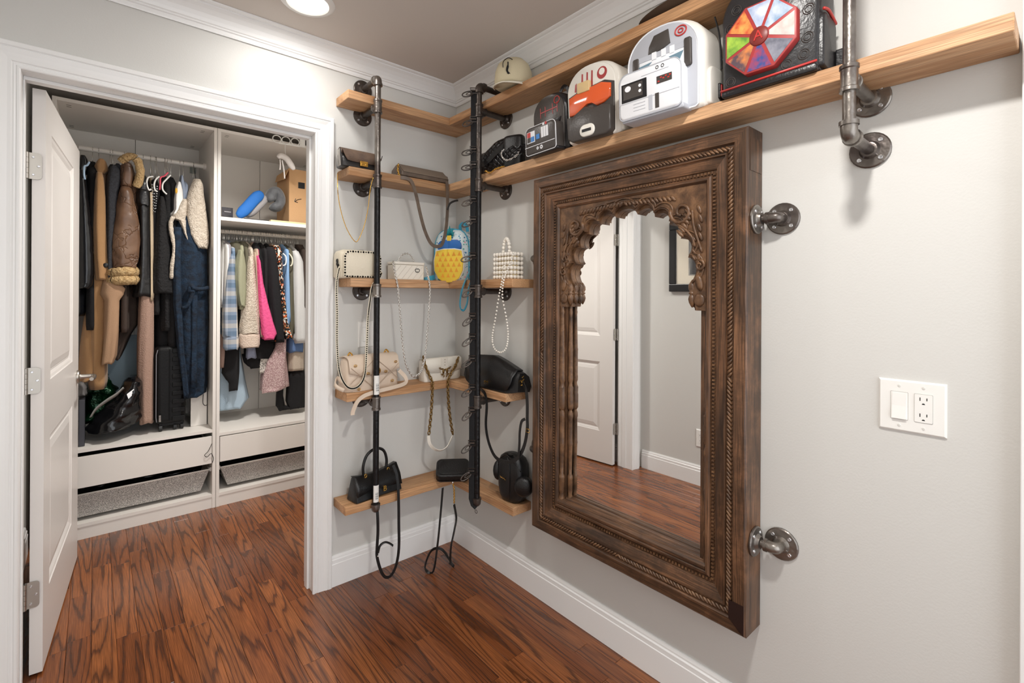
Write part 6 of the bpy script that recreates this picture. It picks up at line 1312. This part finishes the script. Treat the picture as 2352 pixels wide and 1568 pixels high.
b1 = MB().box((-.75, 1.35, SZ), (-.20, 1.60, SZ+.015)); tag(b1.build('flat_box', mat('black_card', '1b1a1a', .6), bevel=.002), 'thin black flat box lying on the closet shelf under the carton', 'box')
b1 = MB().box((P(622, 500, 1, 1.30).x, 1.300, SZ+.0), (-.25, 1.345, SZ+.014)); tag(b1.build('envelope', mat('manila', 'e2c79b', .8), bevel=.001), 'yellow manila envelope at the front edge of the closet shelf', 'envelope')
t = thing('photo_card', 'small dark photograph card standing at the left of the shelf', 'card', tuple(P(522, 494, 1, 1.5)))
MB().box((P(509, 480, 1, 1.5).x, 1.50, SZ), (P(535, 480, 1, 1.5).x, 1.503, P(520, 476, 1, 1.5).z)).build('card', mat('dark_photo', '24222a', .3, var=(40, '3a3640')), t)
MB(Matrix.Translation(P(523, 486, 1, 1.4992))).box((-.02, -.0003, -.003), (.02, 0, .002)).build('pale_mark', mat('pale_print', 'b9b6bb', .4), t)
# ring hanger over the wardrobe top with a padded hanger
t = thing('ring_hanger', 'white plastic bar with three round openings hung at the wardrobe top', 'hanger', tuple(P(655, 320, 1, 1.262)))
for i, px in enumerate((636, 657, 678)):
    c_ = P(px, 319+(px-636)*.16, 1, 1.262); m = MB(); m.tube([c_+Vector((.026*math.cos(q), 0, .024*math.sin(q))) for q in [i_*PI/10 for i_ in range(20)]], .0035, 6, closed=True); m.build('ring', WHITE, t, smooth=True)
a, b = P(640, 328, 1, 1.262), P(690, 336, 1, 1.262); MB().tube([a, b], .01, flat=(.006, .0025), ref=(0, 0, 1)).build('bar', WHITE, t)
MB().box((P(688, 330, 1, 1.262).x, 1.255, P(688, 337, 1, 1.262).z), (P(700, 330, 1, 1.262).x, 1.268, P(688, 318, 1, 1.262).z)).build('end_block', WHITE, t)
t = thing('padded_hanger', 'white padded satin hanger dangling with ribbon ties', 'hanger', tuple(P(655, 370, 1, 1.25)))
MB().tube(spline([P(657, 330, 1, 1.252), P(655, 334, 1, 1.252), P(655, 345, 1, 1.252), P(657, 362, 1, 1.252)], 5), .002, 5).build('hook', WHITE, t, smooth=True)
curved([P(638, 362, 1, 1.25), P(646, 358, 1, 1.25), P(658, 364, 1, 1.25), P(668, 378, 1, 1.25), P(676, 390, 1, 1.25)], .020, mat('white_satin', 'e6e0dc', .45, bump=(40, .3)), 'pad', 1)
for a, b in (((643, 366), (643, 390)), ((648, 368), (654, 410))): MB().tube(spline([P(*a, 1, 1.245), P((a[0]+b[0])/2+1, (a[1]+b[1])/2, 1, 1.244), P(*b, 1, 1.245)], 5), .01, flat=(.0012, .0035), ref=(0, -1, 0)).build('ribbon', MATS['white_satin'], t, smooth=True)
# left wardrobe floor
FZ = .488
t = thing('bucket_bag', 'shiny black drawstring bag slumped on the wardrobe floor', 'bag', tuple(P(262, 1000, 1, 1.36)))
cloth(MBX := MB(), [(872, 300, 322), (882, 290, 327), (905, 278, 330), (930, 256, 328), (955, 232, 328), (975, 214, 326), (992, 202, 316), (1001, 204, 290)], 1.32, .26, amp=.008, lump=.018, fr=4); MBX.build('body', mat('black_patent', '121214', .16, bump=(18, .5)), t, smooth=True)
MB().tube(spline([P(208, 958, 1, 1.315), P(222, 938, 1, 1.31), P(245, 920, 1, 1.31), P(268, 905, 1, 1.31), P(284, 890, 1, 1.32)], 6), .01, flat=(.010, .002), ref=(.3, -.5, 1)).build('strap', mat('grey_strap', '8c8a86', .5), t, smooth=True)
MB().loft([[P(291, 905, 1, 1.315), P(307, 893, 1, 1.315), P(311, 900, 1, 1.315), P(295, 916, 1, 1.315)], [P(291, 905, 1, 1.318), P(307, 893, 1, 1.318), P(311, 900, 1, 1.318), P(295, 916, 1, 1.318)]]).build('label_patch', SILV, t)
t = thing('foil_bag', 'crinkled dark green foil bag behind the black drawstring bag', 'bag', tuple(P(225, 960, 1, 1.6)))
cloth(mb := MB(), [(862, 226, 240), (880, 208, 252), (905, 196, 264), (940, 190, 266), (975, 188, 262)], 1.52, .22, amp=.01, lump=.04, fr=6); mb.build('body', mat('green_foil', '08301a', .2, .6, bump=(30, .9)), t, smooth=True)
tag(MB().box((P(180, 960, 1, 1.34).x, 1.34, FZ), (P(195, 960, 1, 1.34).x, 1.62, P(190, 918, 1, 1.34).z)).build('storage_box', mat('dark_grey_box', '3a3a40', .4), bevel=.003), 'narrow dark grey box at the left end of the wardrobe floor', 'box')
cloth(mb := MB(), [(882, 180, 192), (895, 179, 198), (910, 180, 196)], 1.36, .14, amp=.006, lump=.01); tag(mb.build('cloth_bundle', fab('grey_cloth', '6f6d6c', .9), smooth=True), 'crumpled grey cloth resting on the dark grey box', 'cloth')
tag(MB().box((P(214, 840, 1, 1.84).x, 1.836, FZ), (P(322, 840, 1, 1.84).x, 1.848, P(280, 770, 1, 1.84).z)).build('panel', mat('bluish_light_sheet', '9fb4bf', .6)), 'added pale blue sheet painted as bluish light on the wardrobe back', 'panel')  # added sheet; its colour imitates bluish light on the wardrobe's back panel
sx0, sx1 = P(356, 900, 1, 1.40).x, P(428, 900, 1, 1.40).x; sz1 = P(380, 795, 1, 1.40).z
t = thing('suitcase', 'black ribbed hard-shell suitcase on spinner wheels under the robe', 'suitcase', ((sx0+sx1)/2, 1.55, FZ))
SU = mat('black_shell', '0b0b0c', .5, bump=(90, .15), spec=.25); zb_ = FZ+.045
MB().box((sx0, 1.40, zb_), (sx1, 1.80, sz1)).build('shell', SU, t, bevel=.028, seg=4, smooth=True, auto=60)
for i in range(9):
    z_ = zb_+.03+i*(sz1-zb_-.06)/8; MB().box((sx0+.085, 1.392, z_-.014), (sx1-.006, 1.402, z_+.014)).build('rib', SU, t, bevel=.003)
MB().tube(rr_l := [Vector((sx0+.008, 1.397, zb_+.02)), Vector((sx0+.005, 1.397, zb_+.05)), Vector((sx0+.005, 1.397, sz1-.05)), Vector((sx0+.012, 1.397, sz1-.02))], .003, 6).build('zip', mat('grey_zip', '77777a', .4, .5), t)
MB().tube([(sx0+.072, 1.398, zb_+.02), (sx0+.072, 1.398, sz1-.02)], .003, 6).build('seam', SU, t)
MB().box((sx0+.018, 1.390, zb_+.02), (sx0+.030, 1.40, zb_+.06)).build('lock', STEELP, t, bevel=.002)
for x_ in (sx0+.03, sx1-.055, sx1-.02):
    for y_ in (1.43,):
        MB().tube([(x_-.008, y_, FZ+.020), (x_+.008, y_, FZ+.020)], .020, 14).build('wheel', BLK, t, smooth=True, auto=40)
MB().box((sx0+.02, 1.42, FZ+.03), (sx1-.01, 1.46, zb_+.01)).build('wheel_housing', SU, t, bevel=.004)
tag(MB().box((P(438, 940, 1, 1.44).x, 1.44, FZ), (P(475, 940, 1, 1.44).x, 1.452, P(455, 880, 1, 1.44).z)).build('board', CAB, bevel=.001), 'white upright panel at the right end of the left wardrobe floor', 'panel')
# contents of the baskets
for x0_, x1_, nm, lb in ((-1.62, -.97, 'boots', 'shiny black boots stuffed in the left wire basket'), (-.85, -.3, 'shoes', 'black and brown shoes lying in the right wire basket')):
    m = MB(); rq = random.Random(4)
    for i in range(9):
        xx = x0_+(x1_-x0_)*(i+.5)/9; m.ball((xx, 1.40+.1*rq.random(), .195), 1, 10, M=T((0, 0, 0))) if False else m.ball((0, 0, 0), 1, 12, M=T((xx, 1.42+.12*rq.random(), .185+.02*rq.random()), rq.random()*.8-.4) @ Matrix.Diagonal((.10, .05, .035, 1)))
    tag(m.build(nm, mat('black_patent', '121214', .16), smooth=True, kind='stuff'), lb, nm)
m = MB().box((-1.60, 1.31, .300), (-.97, 1.80, .425)); tag(m.build('folded_clothes', BKC, bevel=.01, kind='stuff'), 'dark folded clothes filling the left wardrobe drawer', 'clothes')
